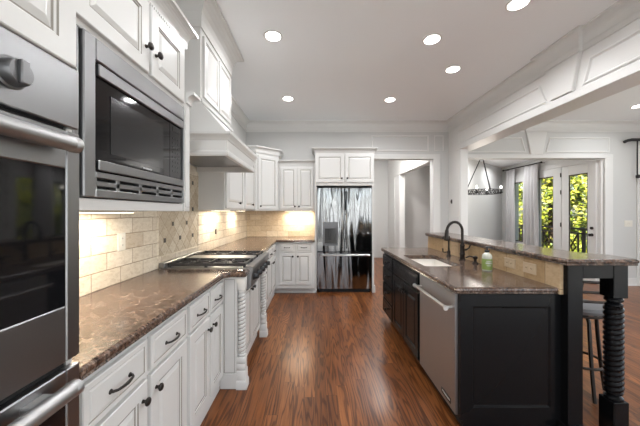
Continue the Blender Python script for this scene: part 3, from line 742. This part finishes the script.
quadstrip(bm, [[Vector((LX+.016, HY0, 1.972)), Vector((HX, HY0, 1.972)), Vector((HX, HY1, 1.972)), Vector((LX+.016, HY1, 1.972))],
               [Vector((LX+.016, CY0-.02, 2.225)), Vector((CX+.01, CY0-.02, 2.225)), Vector((CX+.01, CY1+.02, 2.225)), Vector((LX+.016, CY1+.02, 2.225))]])
obj('sloped_hood', bm, 'cab', hd)
bm = NB(); box(bm, LX+.005, CX, CY0, CY1, 2.225, 2.90)
sweep(bm, [(LX+.01, CY0), (CX, CY0), (CX, CY1), (LX+.01, CY1)], [(0, 2.225), (.02, 2.225), (.026, 2.235), (.022, 2.25), (.008, 2.262), (0, 2.265)])
sweep(bm, [(LX+.01, CY0), (CX, CY0), (CX, CY1), (LX+.01, CY1)], crownprof(2.82, 3.046, .11))
obj('chimney', bm, 'cab', hd)
T = TL(CX)
for a, b in ((2.235, 2.575), (2.60, 2.945)): door(hd, T, a, b, 2.29, 2.775, name='panel', fr=.03)

# ------------------------------------------------------------------ upper cabinets
UZ = 1.392
ul = thing('wall_cabinet', 'off-white wall cabinet on the left wall beyond the range hood', 'cabinet', (LX, 3.8, UZ))
UX = -.985
bm = NB(); box(bm, LX+.012, UX, 3.04, 4.56, UZ, 2.18)
obj('cabinet_body', bm, 'cab', ul)
T = TL(UX)
a = door(ul, T, 3.065, 3.81, UZ+.02, 2.16, fr=.07); knob(a, T, 3.55 if 0 else 3.56, UZ+.09)
a = door(ul, T, 3.90, 4.50, UZ+.02, 2.16, fr=.06); knob(a, T, 4.30, UZ+.09)
bm = NB(); sweep(bm, [(LX+.012, 3.04), (UX, 3.04), (UX, 4.56)], crownprof(2.18, 2.27, .05)); obj('crown_moulding', bm, 'cab', ul)
uc = thing('wall_cabinet', 'tall angled off-white corner wall cabinet with one door', 'cabinet', (LX, BY, UZ))
A, B = Vector((-.965, 4.565)), Vector((-.635, 4.885))
pts = [(LX+.012, BY-.012), (LX+.012, 4.567), (A.x, 4.567), (B.x, B.y), (B.x, BY-.012)]
bm = NB(); quadstrip(bm, [[Vector((x, y, z)) for x, y in pts] for z in (UZ, 2.36)]); obj('cabinet_body', bm, 'cab', uc)
du = (B-A).normalized(); dn = Vector((du.y, -du.x)); L = (B-A).length
T = TD(A, du, dn); a = door(uc, T, .035, L-.035, UZ+.025, 2.30, fr=.048); knob(a, T, .07, UZ+.075)
bm = NB(); sweep(bm, [(LX+.012, 4.567), (A.x, 4.567), (B.x, B.y), (B.x, BY-.012)], crownprof(2.345, 2.45, .045)); obj('crown_moulding', bm, 'cab', uc)
ub = thing('wall_cabinet', 'off-white two-door wall cabinet on the back wall beside the refrigerator', 'cabinet', (-.3, BY, UZ))
bm = NB(); box(bm, -.63, -.002, 4.89, BY-.012, UZ, 2.19); obj('cabinet_body', bm, 'cab', ub)
T = TB(4.89)
a = door(ub, T, -.60, -.322, UZ+.03, 2.15, fr=.042); knob(a, T, -.35, UZ+.075)
a = door(ub, T, -.305, -.03, UZ+.03, 2.15, fr=.042); knob(a, T, -.277, UZ+.075)
bm = NB(); sweep(bm, [(-.632, 4.89), (-.002, 4.89)], crownprof(2.19, 2.275, .05)); obj('crown_moulding', bm, 'cab', ub)
fc = thing('refrigerator_cabinet', 'off-white cabinet with side panels surrounding the refrigerator', 'cabinet', (.5, BY, 0))
bm = NB(); box(bm, .0, .028, 4.76, BY-.005, 0, 1.82, .002); obj('side_panel', bm, 'cab', fc)
bm = NB(); box(bm, .972, 1.005, 4.76, BY-.005, 0, 1.82, .002); box(bm, 1.005, 1.02, 4.74, BY-.005, 0, .12, .003); obj('side_panel', bm, 'cab', fc)
bm = NB(); box(bm, 0, 1.005, 4.76, BY-.005, 1.82, 2.39, .002); obj('cabinet_body', bm, 'cab', fc)
T = TB(4.76)
a = door(fc, T, .012, .487, 1.875, 2.355, fr=.05); knob(a, T, .452, 1.94)
a = door(fc, T, .512, .993, 1.875, 2.355, fr=.05); knob(a, T, .547, 1.94)
bm = NB(); sweep(bm, [(0, BY-.005), (0, 4.76), (1.005, 4.76), (1.005, BY-.005)], crownprof(2.385, 2.46, .05)); obj('crown_moulding', bm, 'cab', fc)

# ------------------------------------------------------------------ refrigerator
fr = thing('refrigerator', 'stainless steel french-door refrigerator with ice dispenser on the back wall', 'refrigerator', (.5, 5.0, 0))
F0, F1, FY = .037, .963, 4.745
bm = NB(); box(bm, F0+.005, F1-.005, FY+.065, BY-.02, .03, 1.765); box(bm, F0+.03, F1-.03, FY+.05, 5.1, 0, .07); obj('refrigerator_body', bm, 'darkslot', fr)
mid = .497
def fdoor(x0, x1, z0, z1, n, hole=None):
    bm = NB()
    if not hole: box(bm, x0, x1, FY, FY+.06, z0, z1, .010, seg=3)
    else:
        a, b, c, d = hole
        box(bm, x0, a, FY, FY+.06, z0, z1, .004); box(bm, b, x1, FY, FY+.06, z0, z1, .004); box(bm, a, b, FY, FY+.06, z0, c); box(bm, a, b, FY, FY+.06, d, z1)
    return obj(n, bm, 'steel_f', fr, 30)
hx0, hx1, hz0, hz1 = .135, .385, .80, 1.20
ld = fdoor(F0, mid-.003, .700, 1.777, 'door', (hx0, hx1, hz0, hz1)); rd = fdoor(mid+.003, F1, .700, 1.777, 'door')
fd = fdoor(F0, F1, .065, .688, 'freezer_drawer')
bm = NB(); box(bm, hx0, hx1, FY+.05, FY+.06, hz0, hz1); box(bm, hx0, hx1, FY-.004, FY+.05, 1.09, hz1, .003); box(bm, hx0, hx0+.03, FY-.003, FY+.05, hz0, hz1); box(bm, hx1-.02, hx1, FY-.003, FY+.05, hz0, hz1); box(bm, hx0, hx1, FY-.004, FY+.05, hz0, hz0+.03)
dp = obj('ice_dispenser', bm, 'steel_k', ld)
bm = NB(); box(bm, hx0+.03, hx1-.02, FY+.044, FY+.050, hz0+.03, 1.09); box(bm, .235, .275, FY+.02, FY+.045, .91, 1.05, .004); obj('dispenser_recess', bm, 'glass_g', ld)
for dd, x in ((ld, mid-.038), (rd, mid+.038)):
    bm = NB(); tube(bm, [(x, FY, .76), (x, FY-.045, .78), (x, FY-.05, .90), (x, FY-.05, 1.58), (x, FY-.045, 1.70), (x, FY, 1.72)], .011, 10); obj('handle', bm, 'steel_f', dd, 40)
bm = NB(); zz = .645; cyl(bm, (F0+.055, FY-.05, zz), (F1-.04, FY-.05, zz), .014, 14)
for x in (F0+.10, F1-.09): box(bm, x-.012, x+.012, FY-.05, FY, zz-.01, zz+.01, .003)
obj('handle', bm, 'chrome', fd, 40)

# ------------------------------------------------------------------ island
IX = .885; IY0, IY1 = 1.72, 3.59; KX = 1.490
T = TR(IX)
BM = ('black', 'black')
ia = thing('island_cabinet', 'black island drawer cabinet with four drawers at the far end', 'cabinet', (1.2, 3.37, 0))
bm = NB(); box(bm, IX, KX-.005, 3.135, IY1, .10, .869); box(bm, .955, KX-.005, 3.135, IY1-.05, 0, .10); obj('cabinet_body', bm, 'black', ia)
for z0, z1 in ((.70, .84), (.505, .685), (.31, .49), (.125, .295)):
    a = drawer(ia, T, 3.15, IY1-.015, z0, z1, BM); knob(a, T, 3.36, (z0+z1)/2)
ib = thing('island_sink_cabinet', 'black two-door island cabinet under the sink beside the dishwasher', 'cabinet', (1.2, 2.74, 0))
bm = NB(); box(bm, IX, IX+.02, 2.345, 3.13, .10, .869); box(bm, KX-.02, KX-.005, 2.345, 3.13, .1, .869); box(bm, IX, KX-.005, 3.11, 3.13, .1, .869); box(bm, IX, KX-.005, 2.345, 2.365, .1, .869); box(bm, IX, KX-.005, 2.345, 3.13, .10, .12); box(bm, .955, KX-.005, 2.345, 3.13, 0, .10); obj('cabinet_body', bm, 'black', ib)
bm = NB(); polypanel(bm, T, rect(2.36, 3.12, .70, .84), DW_()); obj('false_drawer', bm, BM, ib)
a = door(ib, T, 2.36, 2.735, .125, .685, BM, .06); knob(a, T, 2.70, .60)
a = door(ib, T, 2.745, 3.12, .125, .685, BM, .06); knob(a, T, 2.78, .60)
dw = thing('dishwasher', 'stainless steel dishwasher with towel-bar handle in the island', 'dishwasher', (1.2, 2.03, 0))
bm = NB(); box(bm, IX+.03, KX-.01, 1.745, 2.335, .03, .865); obj('dishwasher_body', bm, 'darkslot', dw)
bm = NB(); box(bm, IX-.012, IX+.03, 1.742, 2.337, .105, .858, .005, seg=2); dd = obj('door', bm, 'steel_d', dw)
bm = NB(); cyl(bm, (IX-.062, 1.765, .765), (IX-.062, 2.31, .765), .012, 16)
for y in (1.785, 2.29): cyl(bm, (IX-.012, y, .765), (IX-.062, y, .765), .008, 12)
for y in (1.760, 2.300): cyl(bm, (IX-.062, y, .765), (IX-.062, y+.016, .765), .0155, 16)
obj('handle', bm, 'chrome', dd, 40)
bm = NB(); box(bm, IX-.0135, IX-.012, 1.80, 1.93, .135, .170); bg = obj('badge', bm, 'darkslot', dd)
bm = NB()
for i in range(7): box(bm, IX-.0145, IX-.0135, 1.812+i*.016, 1.822+i*.016, .146, .160)
obj('badge_marks', bm, 'markgrey', bg)
ep = thing('island_end_panel', 'black panelled end of the island facing the viewer', 'panel', (1.2, IY0, 0))
bm = NB(); box(bm, IX+.002, KX-.001, IY0, 1.74, .10, .869); box(bm, IX+.03, KX-.001, IY0+.01, 1.74, 0, .10); obj('panel_board', bm, 'black', ep)
bm = NB(); Tb = TB(IY0); polypanel(bm, Tb, rect(IX+.002, 1.512, .10, .868), [(0, 0), (0, .012), (.075, .012), (.082, .004), (.088, .003), (.094, .003)]); obj('raised_frame', bm, BM, ep)
# knee wall, tiled on the kitchen side
kw = thing('bar_wall', 'black raised bar wall behind the sink, tiled in beige on the kitchen side', 'half wall', (1.54, 2.6, 0))
KY0, KY1 = 1.66, 3.66
bm = NB(); box(bm, 1.500, 1.590, KY0, KY1, 0, 1.056, .002); box(bm, 1.49, 1.60, KY0-.012, KY1, 0, .10, .003); obj('wall_board', bm, 'black', kw)
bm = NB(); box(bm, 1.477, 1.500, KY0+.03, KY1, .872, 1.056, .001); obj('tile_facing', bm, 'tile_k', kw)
TK = TR(1.477)
outlet(TK, 2.12, .984, 'beige horizontal outlet plate on the bar wall tile nearer the soap bottle', 'plastic_b', horiz=True)
outlet(TK, 1.925, .984, 'beige horizontal outlet plate on the bar wall tile nearest the viewer', 'plastic_b', horiz=True)
# island worktop with sink cutout
bm = NB()
def island_top():
    z0, z1 = CZ-CT, CZ
    outer = [(.86, 1.70), (.85, 1.712), (.848, 3.60), (.87, 3.64), (1.492, 3.64), (1.492, 1.70)]
    sx0, sx1, sy0, sy1 = .935, 1.27, 2.375, 2.98
    offs = ((-.002, z0), (-.008, z0+.004), (-.004, z0+.012), (-.010, z0+.016), (-.012, z0+.024), (-.010, z1-.008), (-.002, z1-.002), (.004, z1))
    R = [[Vector((u, v, z)) for u, v in offset_poly(outer, o_+.010)] for o_, z in offs]
    vr = quadstrip(bm, R, cap0=False, cap1=False)
    def rr(z, g=0, r=.03, n=4):
        p = []
        for cx, cy, a0 in ((sx1-r, sy1-r, 0), (sx0+r, sy1-r, PI/2), (sx0+r, sy0+r, PI), (sx1-r, sy0+r, 3*PI/2)):
            for k_ in range(n+1): a = a0+k_/n*PI/2; p.append(Vector((cx+(r+g)*math.cos(a), cy+(r+g)*math.sin(a), z)))
        return p
    hv = quadstrip(bm, [rr(z1), rr(z0)], cap0=False, cap1=False)
    for ring_o, ring_h in ((vr[-1], hv[0]), (vr[0], hv[1])):
        es = [bm.edges.get((a, b)) for a, b in zip(ring_o, ring_o[1:]+ring_o[:1])]+[bm.edges.get((a, b)) for a, b in zip(ring_h, ring_h[1:]+ring_h[:1])]
        bmesh.ops.triangle_fill(bm, edges=[e for e in es if e], use_beauty=True)
    return rr
rr = island_top()
o = obj('countertop', bm, 'stone'); tag(o, 'brown marbled stone island countertop with the sink cut into it', 'countertop', loc=(1.2, 2.6, CZ-CT))
bm = NB(); quadstrip(bm, [rr(.869, .004), rr(.72, -.002), rr(.70, -.02), rr(.70, -.029)], cap0=False)
quadstrip(bm, [rr(.869, .004), rr(.868, .022), rr(.69, .010), rr(.685, -.02)], cap0=False)
lathe(bm, (1.13, 2.68, .701), (0, 0, 1), [(.04, 0), (.04, .002), (.03, .003)], 16, 1)
o = obj('sink', bm, ['sink', 'chrome'], smooth=40); tag(o, 'white undermount sink in the island countertop', 'sink', loc=(1.13, 2.68, .69))
# bar top
bm = NB(); z0, z1 = 1.058, 1.096
outer = [(1.455, 1.615), (1.455, 3.70), (1.50, 3.76), (1.75, 3.76), (1.80, 3.70), (1.80, 1.92), (1.90, 1.80), (1.90, 1.65), (1.87, 1.615)]
quadstrip(bm, [[Vector((u, v, z)) for u, v in offset_poly(outer, o_+.010)] for o_, z in ((-.002, z0), (-.008, z0+.004), (-.004, z0+.012), (-.010, z0+.016), (-.012, z0+.024), (-.010, z1-.008), (-.002, z1-.002), (.004, z1))])
o = obj('bar_counter', bm, 'stone'); tag(o, 'raised brown marbled stone bar top above the island', 'bar top', loc=(1.65, 2.6, z0))
# post with apron
bp = thing('bar_post', 'black rope-turned post supporting the near end of the bar top', 'post', (1.815, 1.70, 0))
px, py, h = 1.815, 1.703, .0435
bm = NB(); box(bm, px-h, px+h, py-h, py+h, .856, 1.056, .003); obj('top_block', bm, 'black', bp)
bm = NB(); lathe(bm, (px, py, .235), (0, 0, 1), [(.036, 0), (.044, .008), (.044, .018), (.030, .03), (.042, .042), (.042, .052), (.034, .06)], 28); rope(bm, px, py, .293, .80, .047, .17, 2, .031, 32, .004)
lathe(bm, (px, py, .80), (0, 0, 1), [(.034, 0), (.042, .006), (.042, .014), (.030, .022), (.044, .034), (.044, .046), (.036, .057)], 28); obj('twisted_shaft', bm, 'black', bp, 35)
bm = NB(); box(bm, px-h-.003, px+h+.003, py-h-.003, py+h+.003, 0, .238, .004); obj('base_block', bm, 'black', bp)
bm = NB(); box(bm, 1.591, px-h, 1.662, 1.69, .975, 1.056, .002); obj('apron', bm, 'black', bp)
bm = NB(); box(bm, px-.02, px+.02, py+h, 3.6, .975, 1.056, .002); obj('rail', bm, 'black', bp)

# ------------------------------------------------------------------ faucet and counter items
fx, fy = 1.405, 2.67
fa = thing('faucet', 'tall dark bronze gooseneck kitchen faucet behind the sink', 'faucet', (fx, fy, CZ))
bm = NB(); lathe(bm, (fx, fy, CZ), (0, 0, 1), [(.030, 0), (.030, .006), (.023, .012), (.021, .05), (.026, .06), (.021, .07), (.019, .13), (.023, .14), (.017, .15), (.0135, .17)], 20); obj('faucet_base', bm, 'bronze', fa, 45)
bm = NB(); R = .078; pts = [(fx, fy, CZ+.16), (fx, fy, CZ+.24)]
for k in range(13):
    a = k/12*PI*.97; pts.append((fx-R+R*math.cos(a), fy-.02*k/12, CZ+.275+R*1.15*math.sin(a)))
obj('spout', (tube(bm, pts, .0125, 12), bm)[1], 'bronze', fa, 45)
e = Vector(pts[-1]); bm = NB(); lathe(bm, e+Vector((0, 0, .01)), (-.08, 0, -1), [(.013, 0), (.016, .01), (.018, .03), (.019, .08), (.021, .10), (.017, .105)], 16); obj('spray_head', bm, 'bronze', fa, 45)
bm = NB(); tube(bm, [(fx, fy, CZ+.10), (fx+.035, fy-.01, CZ+.103), (fx+.055, fy-.015, CZ+.12), (fx+.065, fy-.02, CZ+.15)], [.012, .010, .006, .007], 10); obj('lever', bm, 'bronze', fa, 45)
tx, ty = 1.385, 2.90
tp = thing('filter_tap', 'slim dark bronze filtered water tap beyond the faucet', 'tap', (tx, ty, CZ))
bm = NB(); lathe(bm, (tx, ty, CZ), (0, 0, 1), [(.024, 0), (.022, .012), (.015, .02), (.017, .05), (.011, .06), (.008, .10), (.008, .19), (.012, .195), (.012, .21), (.006, .215)], 16); obj('tap_body', bm, 'bronze', tp, 45)
bm = NB(); tube(bm, [(tx, ty, CZ+.20), (tx-.05, ty-.01, CZ+.208), (tx-.085, ty-.015, CZ+.195)], .006, 8); obj('spout', bm, 'bronze', tp, 45)
bm = NB(); tube(bm, [(tx, ty, CZ+.045), (tx-.05, ty, CZ+.045), (tx-.06, ty, CZ+.05), (tx-.062, ty, CZ+.085)], [.007, .006, .006, .008], 8); obj('lever', bm, 'bronze', tp, 45)
sx, sy = 1.425, 2.49
sd_ = thing('soap_dispenser', 'small dark bronze built-in soap pump between faucet and soap bottle', 'soap dispenser', (sx, sy, CZ))
bm = NB(); lathe(bm, (sx, sy, CZ), (0, 0, 1), [(.026, 0), (.026, .008), (.018, .014), (.012, .022), (.012, .04), (.020, .048), (.020, .062), (.008, .07)], 16); obj('dispenser_body', bm, 'bronze', sd_, 45)
bm = NB(); tube(bm, [(sx, sy, CZ+.055), (sx-.05, sy, CZ+.068), (sx-.085, sy, CZ+.055)], .006, 8); obj('spout', bm, 'bronze', sd_, 45)
bx, by = 1.355, 2.205
sb = thing('soap_bottle', 'clear hand soap bottle with green label and black pump on the island', 'soap bottle', (bx, by, CZ))
bm = NB(); lathe(bm, (bx, by, CZ), (0, 0, 1), [(.033, 0), (.036, .004), (.036, .105), (.033, .122), (.022, .135), (.014, .139), (.014, .146)], 24); obj('bottle', bm, 'bottle_c', sb, 40)
bm = NB(); lathe(bm, (bx, by, CZ), (0, 0, 1), [(.0365, .010), (.0368, .012), (.0368, .092), (.0365, .094)], 24, caps=False); lb_ = obj('label_wrap', bm, 'soap_label', sb, 40)
bm = NB()
for (a0, a1, z0_, z1_) in ((3.9, 5.2, .055, .068), (4.1, 5.0, .040, .046), (4.0, 5.1, .074, .080)):
    R_ = [[Vector((bx+r_*math.cos(a0+(a1-a0)*i/8), by+r_*math.sin(a0+(a1-a0)*i/8), CZ+z)) for i in range(9)] for r_, z in ((.0373, z0_), (.0373, z1_))]
    quadstrip(bm, R_, 0, False, False, closed=False)
obj('label_print', bm, 'bottle_c', lb_)
bm = NB(); lathe(bm, (bx, by, CZ+.144), (0, 0, 1), [(.017, 0), (.017, .016), (.006, .018), (.006, .034), (.012, .036), (.012, .044), (.004, .046)], 16); tube(bm, [(bx, by, CZ+.184), (bx+.02, by-.006, CZ+.186), (bx+.040, by-.012, CZ+.180)], .0045, 8); obj('pump', bm, 'iron', sb, 45)

# ------------------------------------------------------------------ bar stool
stx, sty = 2.03, 2.18
st = thing('bar_stool', 'dark metal bar stool with round grey seat behind the bar', 'stool', (stx, sty, 0))
bm = NB(); lathe(bm, (stx, sty, .615), (0, 0, 1), [(.15, 0), (.175, .008), (.182, .03), (.172, .05), (.10, .058), (.01, .06)], 32); obj('seat', bm, 'cushion', st, 40)
bm = NB(); tube(bm, [(stx+.165*math.cos(a*PI/12), sty+.165*math.sin(a*PI/12), .607) for a in range(24)], .010, 8, closed=True); obj('seat_frame', bm, 'bronze', st, 45)
for k in range(4):
    an = -.2+k*PI/2
    f = lambda r, z: (stx+r*math.cos(an), sty+r*math.sin(an), z)
    bm = NB(); tube(bm, [f(.06, .605), f(.115, .597), f(.135, .56), f(.145, .42), f(.165, .2), f(.19, .008)], .0125, 8); obj('leg', bm, 'bronze', st, 45)
bm = NB(); tube(bm, [(stx+.165*math.cos(a*PI/16), sty+.165*math.sin(a*PI/16), .235) for a in range(32)], .010, 8, closed=True); obj('foot_ring', bm, 'bronze', st, 45)
bm = NB()
for q in (-1, 1): tube(bm, [(stx+q*.12, sty-.09, .61), (stx+q*.13, sty-.15, .65), (stx+q*.13, sty-.19, .88)], .010, 8)
for z in (.73, .80, .875): tube(bm, [(stx-.13, sty-.16-(z-.65)*.17, z), (stx, sty-.19-(z-.65)*.17, z), (stx+.13, sty-.16-(z-.65)*.17, z)], .010, 8)
obj('backrest', bm, 'bronze', st, 45)

# ------------------------------------------------------------------ chandelier
cx, cy, cz = 3.55, 5.95, 1.80
ch = thing('chandelier', 'dark iron ring chandelier with candle bulbs in the breakfast room', 'chandelier', (cx, cy, 2.62))
R = .30
bm = NB()
for z, r in ((cz-.045, .30), (cz+.035, .30)): tube(bm, [(cx+r*math.cos(a*PI/20), cy+r*math.sin(a*PI/20), z) for a in range(40)], .009, 6, closed=True)
for a in range(18):
    t0 = a*PI/9; tube(bm, [(cx+R*math.cos(t0), cy+R*math.sin(t0), cz-.045), (cx+R*math.cos(t0+.17), cy+R*math.sin(t0+.17), cz+.035)], .006, 5); tube(bm, [(cx+R*math.cos(t0+.17), cy+R*math.sin(t0+.17), cz-.045), (cx+R*math.cos(t0+.34), cy+R*math.sin(t0+.34), cz+.035)], .006, 5)
    tube(bm, [(cx+R*math.cos(t0), cy+R*math.sin(t0), cz+.035), (cx+R*math.cos(t0+.17), cy+R*math.sin(t0+.17), cz-.045)], .006, 5)
obj('ring', bm, 'iron', ch)
bm = NB()
for k in range(3):
    a = k*2*PI/3+.5; cyl(bm, (cx+R*math.cos(a), cy+R*math.sin(a), cz+.03), (cx+.03*math.cos(a), cy+.03*math.sin(a), 2.50), .009, 6)
lathe(bm, (cx, cy, 2.47), (0, 0, 1), [(.02, 0), (.04, .02), (.015, .05), (.01, .10), (.06, .12), (.06, .149)], 16); obj('hanger', bm, 'iron', ch)
for k in range(4):
    a = k*PI/2+.75; x, y = cx+(R+.045)*math.cos(a), cy+(R+.045)*math.sin(a)
    bm = NB(); lathe(bm, (x, y, cz-.05), (0, 0, 1), [(.01, 0), (.035, .02), (.04, .03), (.013, .034), (.013, .095)], 12); tube(bm, [(cx+R*math.cos(a), cy+R*math.sin(a), cz-.045), (x, y, cz-.055)], .007, 6); arm = obj('candle_holder', bm, 'iron', ch)
    bm = NB(); lathe(bm, (x, y, cz+.045), (0, 0, 1), [(.008, 0), (.018, .02), (.018, .035), (.006, .06), (.001, .066)], 12); obj('bulb', bm, 'bulb', arm, 50)
l = bpy.data.lights.new('chandelier_glow', 'POINT'); l.energy = 9; l.shadow_soft_size = .25; l.color = (1, .93, .84)
lo = bpy.data.objects.new('chandelier_glow', l); C.objects.link(lo); lo.location = (cx, cy, cz+.15)
for x, y in ((3.6, 6.0), (4.7, 6.9)): area('lamp_and_fill_light', (x, y, 2.60), (0, 0, 0), .14, .14, 9, (.97, .98, 1.0), 'DISK', 160)  # added fill lamps without fixtures, brightening the breakfast room

# ------------------------------------------------------------------ curtains
def curtain(y0, y1, label, folds):
    t_ = thing('curtain', label, 'curtain', (5.22, (y0+y1)/2, 0), 'grey curtains of the breakfast room'); bm = NB(); n = folds*10; rings = []
    for z in (.02, .6, 1.3, 2.0, 2.38, 2.46, 2.49):
        nar = 1 if z < 2.0 else (.93 if z < 2.45 else .97); amp = .035 if z < 2.38 else .02; ym = (y0+y1)/2
        f = []; b = []
        for i in range(n+1):
            u = i/n; yy = ym+(y0+(y1-y0)*u-ym)*nar; w_ = amp*math.sin(u*folds*2*PI+.4*math.sin(z*2+u*5))
            f.append(Vector((5.22+w_, yy, z))); b.append(Vector((5.226+w_, yy, z)))
        rings.append(f+b[::-1])
    quadstrip(bm, rings); obj('cloth', bm, 'fabric', t_, 60)
curtain(7.32, 7.66, 'narrow grey curtain nearest the room corner, left of the window', 3)
curtain(6.55, 7.0, 'wide grey curtain between the narrow window and the glazed deck door', 4)
rd_ = thing('curtain_rod', 'dark curtain rod carrying both grey curtains', 'curtain rod', (5.22, 7.1, 2.53))
bm = NB(); cyl(bm, (5.22, 6.48, 2.515), (5.22, 7.74, 2.515), .012, 10); obj('rod', bm, 'bronze', rd_, 40)
for y in (6.48, 7.74):
    bm = NB(); lathe(bm, (5.22, y, 2.515), (0, -1 if y < 7 else 1, 0), [(.012, 0), (.022, .01), (.022, .03), (.006, .045)], 12); obj('finial', bm, 'bronze', rd_, 40)
bm = NB()
for y in (6.52, 7.70): cyl(bm, (5.22, y, 2.515), (WX-.001, y, 2.515), .008, 8)
obj('bracket', bm, 'bronze', rd_)

# ------------------------------------------------------------------ right wall fittings
bk = thing('wall_bracket', 'black curved rod bracket high on the right wall', 'bracket', (5.95, BY, 2.6))
bm = NB(); tube(bm, [(5.70, BY-.06, 2.66), (5.74, BY-.065, 2.68), (5.82, BY-.07, 2.70), (6.3, BY-.07, 2.70)], .026, 10); cyl(bm, (6.2, BY-.07, 2.70), (6.2, BY, 2.70), .012); obj('rod', bm, 'iron', bk, 45)
bm = NB(); cyl(bm, (5.93, BY-.07, 2.70), (5.93, BY-.07, 2.05), .010); lathe(bm, (5.94, BY-.07, 2.06), (0, 0, -1), [(.012, 0), (.03, .01), (.03, .06), (.01, .07)], 12); obj('hanging_rod', bm, 'iron', bk, 45)
bm = NB(); box(bm, 5.99, 6.12, BY-.025, BY, 0, 2.62, .004); struct('trim_7', bm, 'trim', 'white vertical casing at the right edge')
outlet(TB(BY), 5.84, 1.155, 'white switch plate on the wall right of the breakfast room opening', 'plastic_w', .075, .058, 'switch_plate', 'light switch')
outlet(TR(BX), 5.12 if 0 else 5.10, 1.56, 'small dark switch on the white stub wall beside the hall opening', 'accent', .022, .038, 'switch_plate', 'light switch')

# ------------------------------------------------------------------ recessed ceiling lights
RL = [(-.40, 2.67, 'recessed ceiling light nearest the range hood'), (1.137, 2.72, 'recessed ceiling light above the island sink'), (1.62, 3.29, 'recessed ceiling light close to the keystone beam, beyond the sink'),
      (-.40, 4.14, 'recessed ceiling light in front of the back wall cabinets'), (1.12, 4.18, 'recessed ceiling light in front of the hall opening'), (1.633, 2.25, 'recessed ceiling light cut by the top edge, beside the beam'),
      (5.12, 4.43, 'recessed ceiling light over the dining area at the right edge')]
for i, (x, y, lab) in enumerate(RL):
    t_ = thing('ceiling_light', lab, 'ceiling light', (x, y, H), 'recessed ceiling lights')
    bm = NB(); r0, r1 = .066, .088
    lathe(bm, (x, y, H), (0, 0, -1), [(r1, 0), (r1, .004), (r1-.006, .008), (r0+.004, .006)], 32); obj('trim_ring', bm, 'trim', t_, 40)
    bm = NB(); lathe(bm, (x, y, H-.003), (0, 0, -1), [(r0+.004, 0), (r0+.004, .006), (.01, .0075)], 32); obj('diffuser', bm, 'lamp', t_)
    lo = area('lamp_and_fill_light', (x, y, H-.016), (0, 0, 0), .14, .14, 9, (.97, .98, 1.0), 'DISK', 160)
for x, y in ((-.4, .9), (1.1, .9), (3.9, 1.0), (5.1, 1.0), (3.9, 3.0)):  # extra lamps out of view without fixtures, added for more light
    area('lamp_and_fill_light', (x, y, H-.016), (0, 0, 0), .14, .14, 9, (.97, .98, 1.0), 'DISK', 160)

# under cabinet lights
def ucl(x, y, lx, ly, z, e, label):
    t_ = thing('under_cabinet_light', label, 'light', (x, y, z), 'under cabinet lights')
    bm = NB(); box(bm, x-lx/2, x+lx/2, y-ly/2, y+ly/2, z-.008, z-.001, .001); obj('housing', bm, 'plastic_w', t_)
    bm = NB(); box(bm, x-lx/2+.008, x+lx/2-.008, y-ly/2+.008, y+ly/2-.008, z-.010, z-.008); obj('lens', bm, 'ucl', t_)
    area('strip_light', (x, y, z-.012), (0, 0, 0), lx*.8, ly*.8, e, (1, .87, .70))
ucl(-1.12, 1.34, .05, .74, 1.374, 8, 'warm under cabinet light below the microwave cabinet')
ucl(-1.14, 3.42, .05, .60, UZ, 5, 'warm under cabinet light below the left wall cabinet, nearer the range')
ucl(-1.14, 4.28, .05, .40, UZ, 4, 'warm under cabinet light below the left wall cabinet, nearer the corner')
ucl(-.30, 5.07, .50, .05, UZ, 7, 'warm under cabinet light below the back wall cabinet')
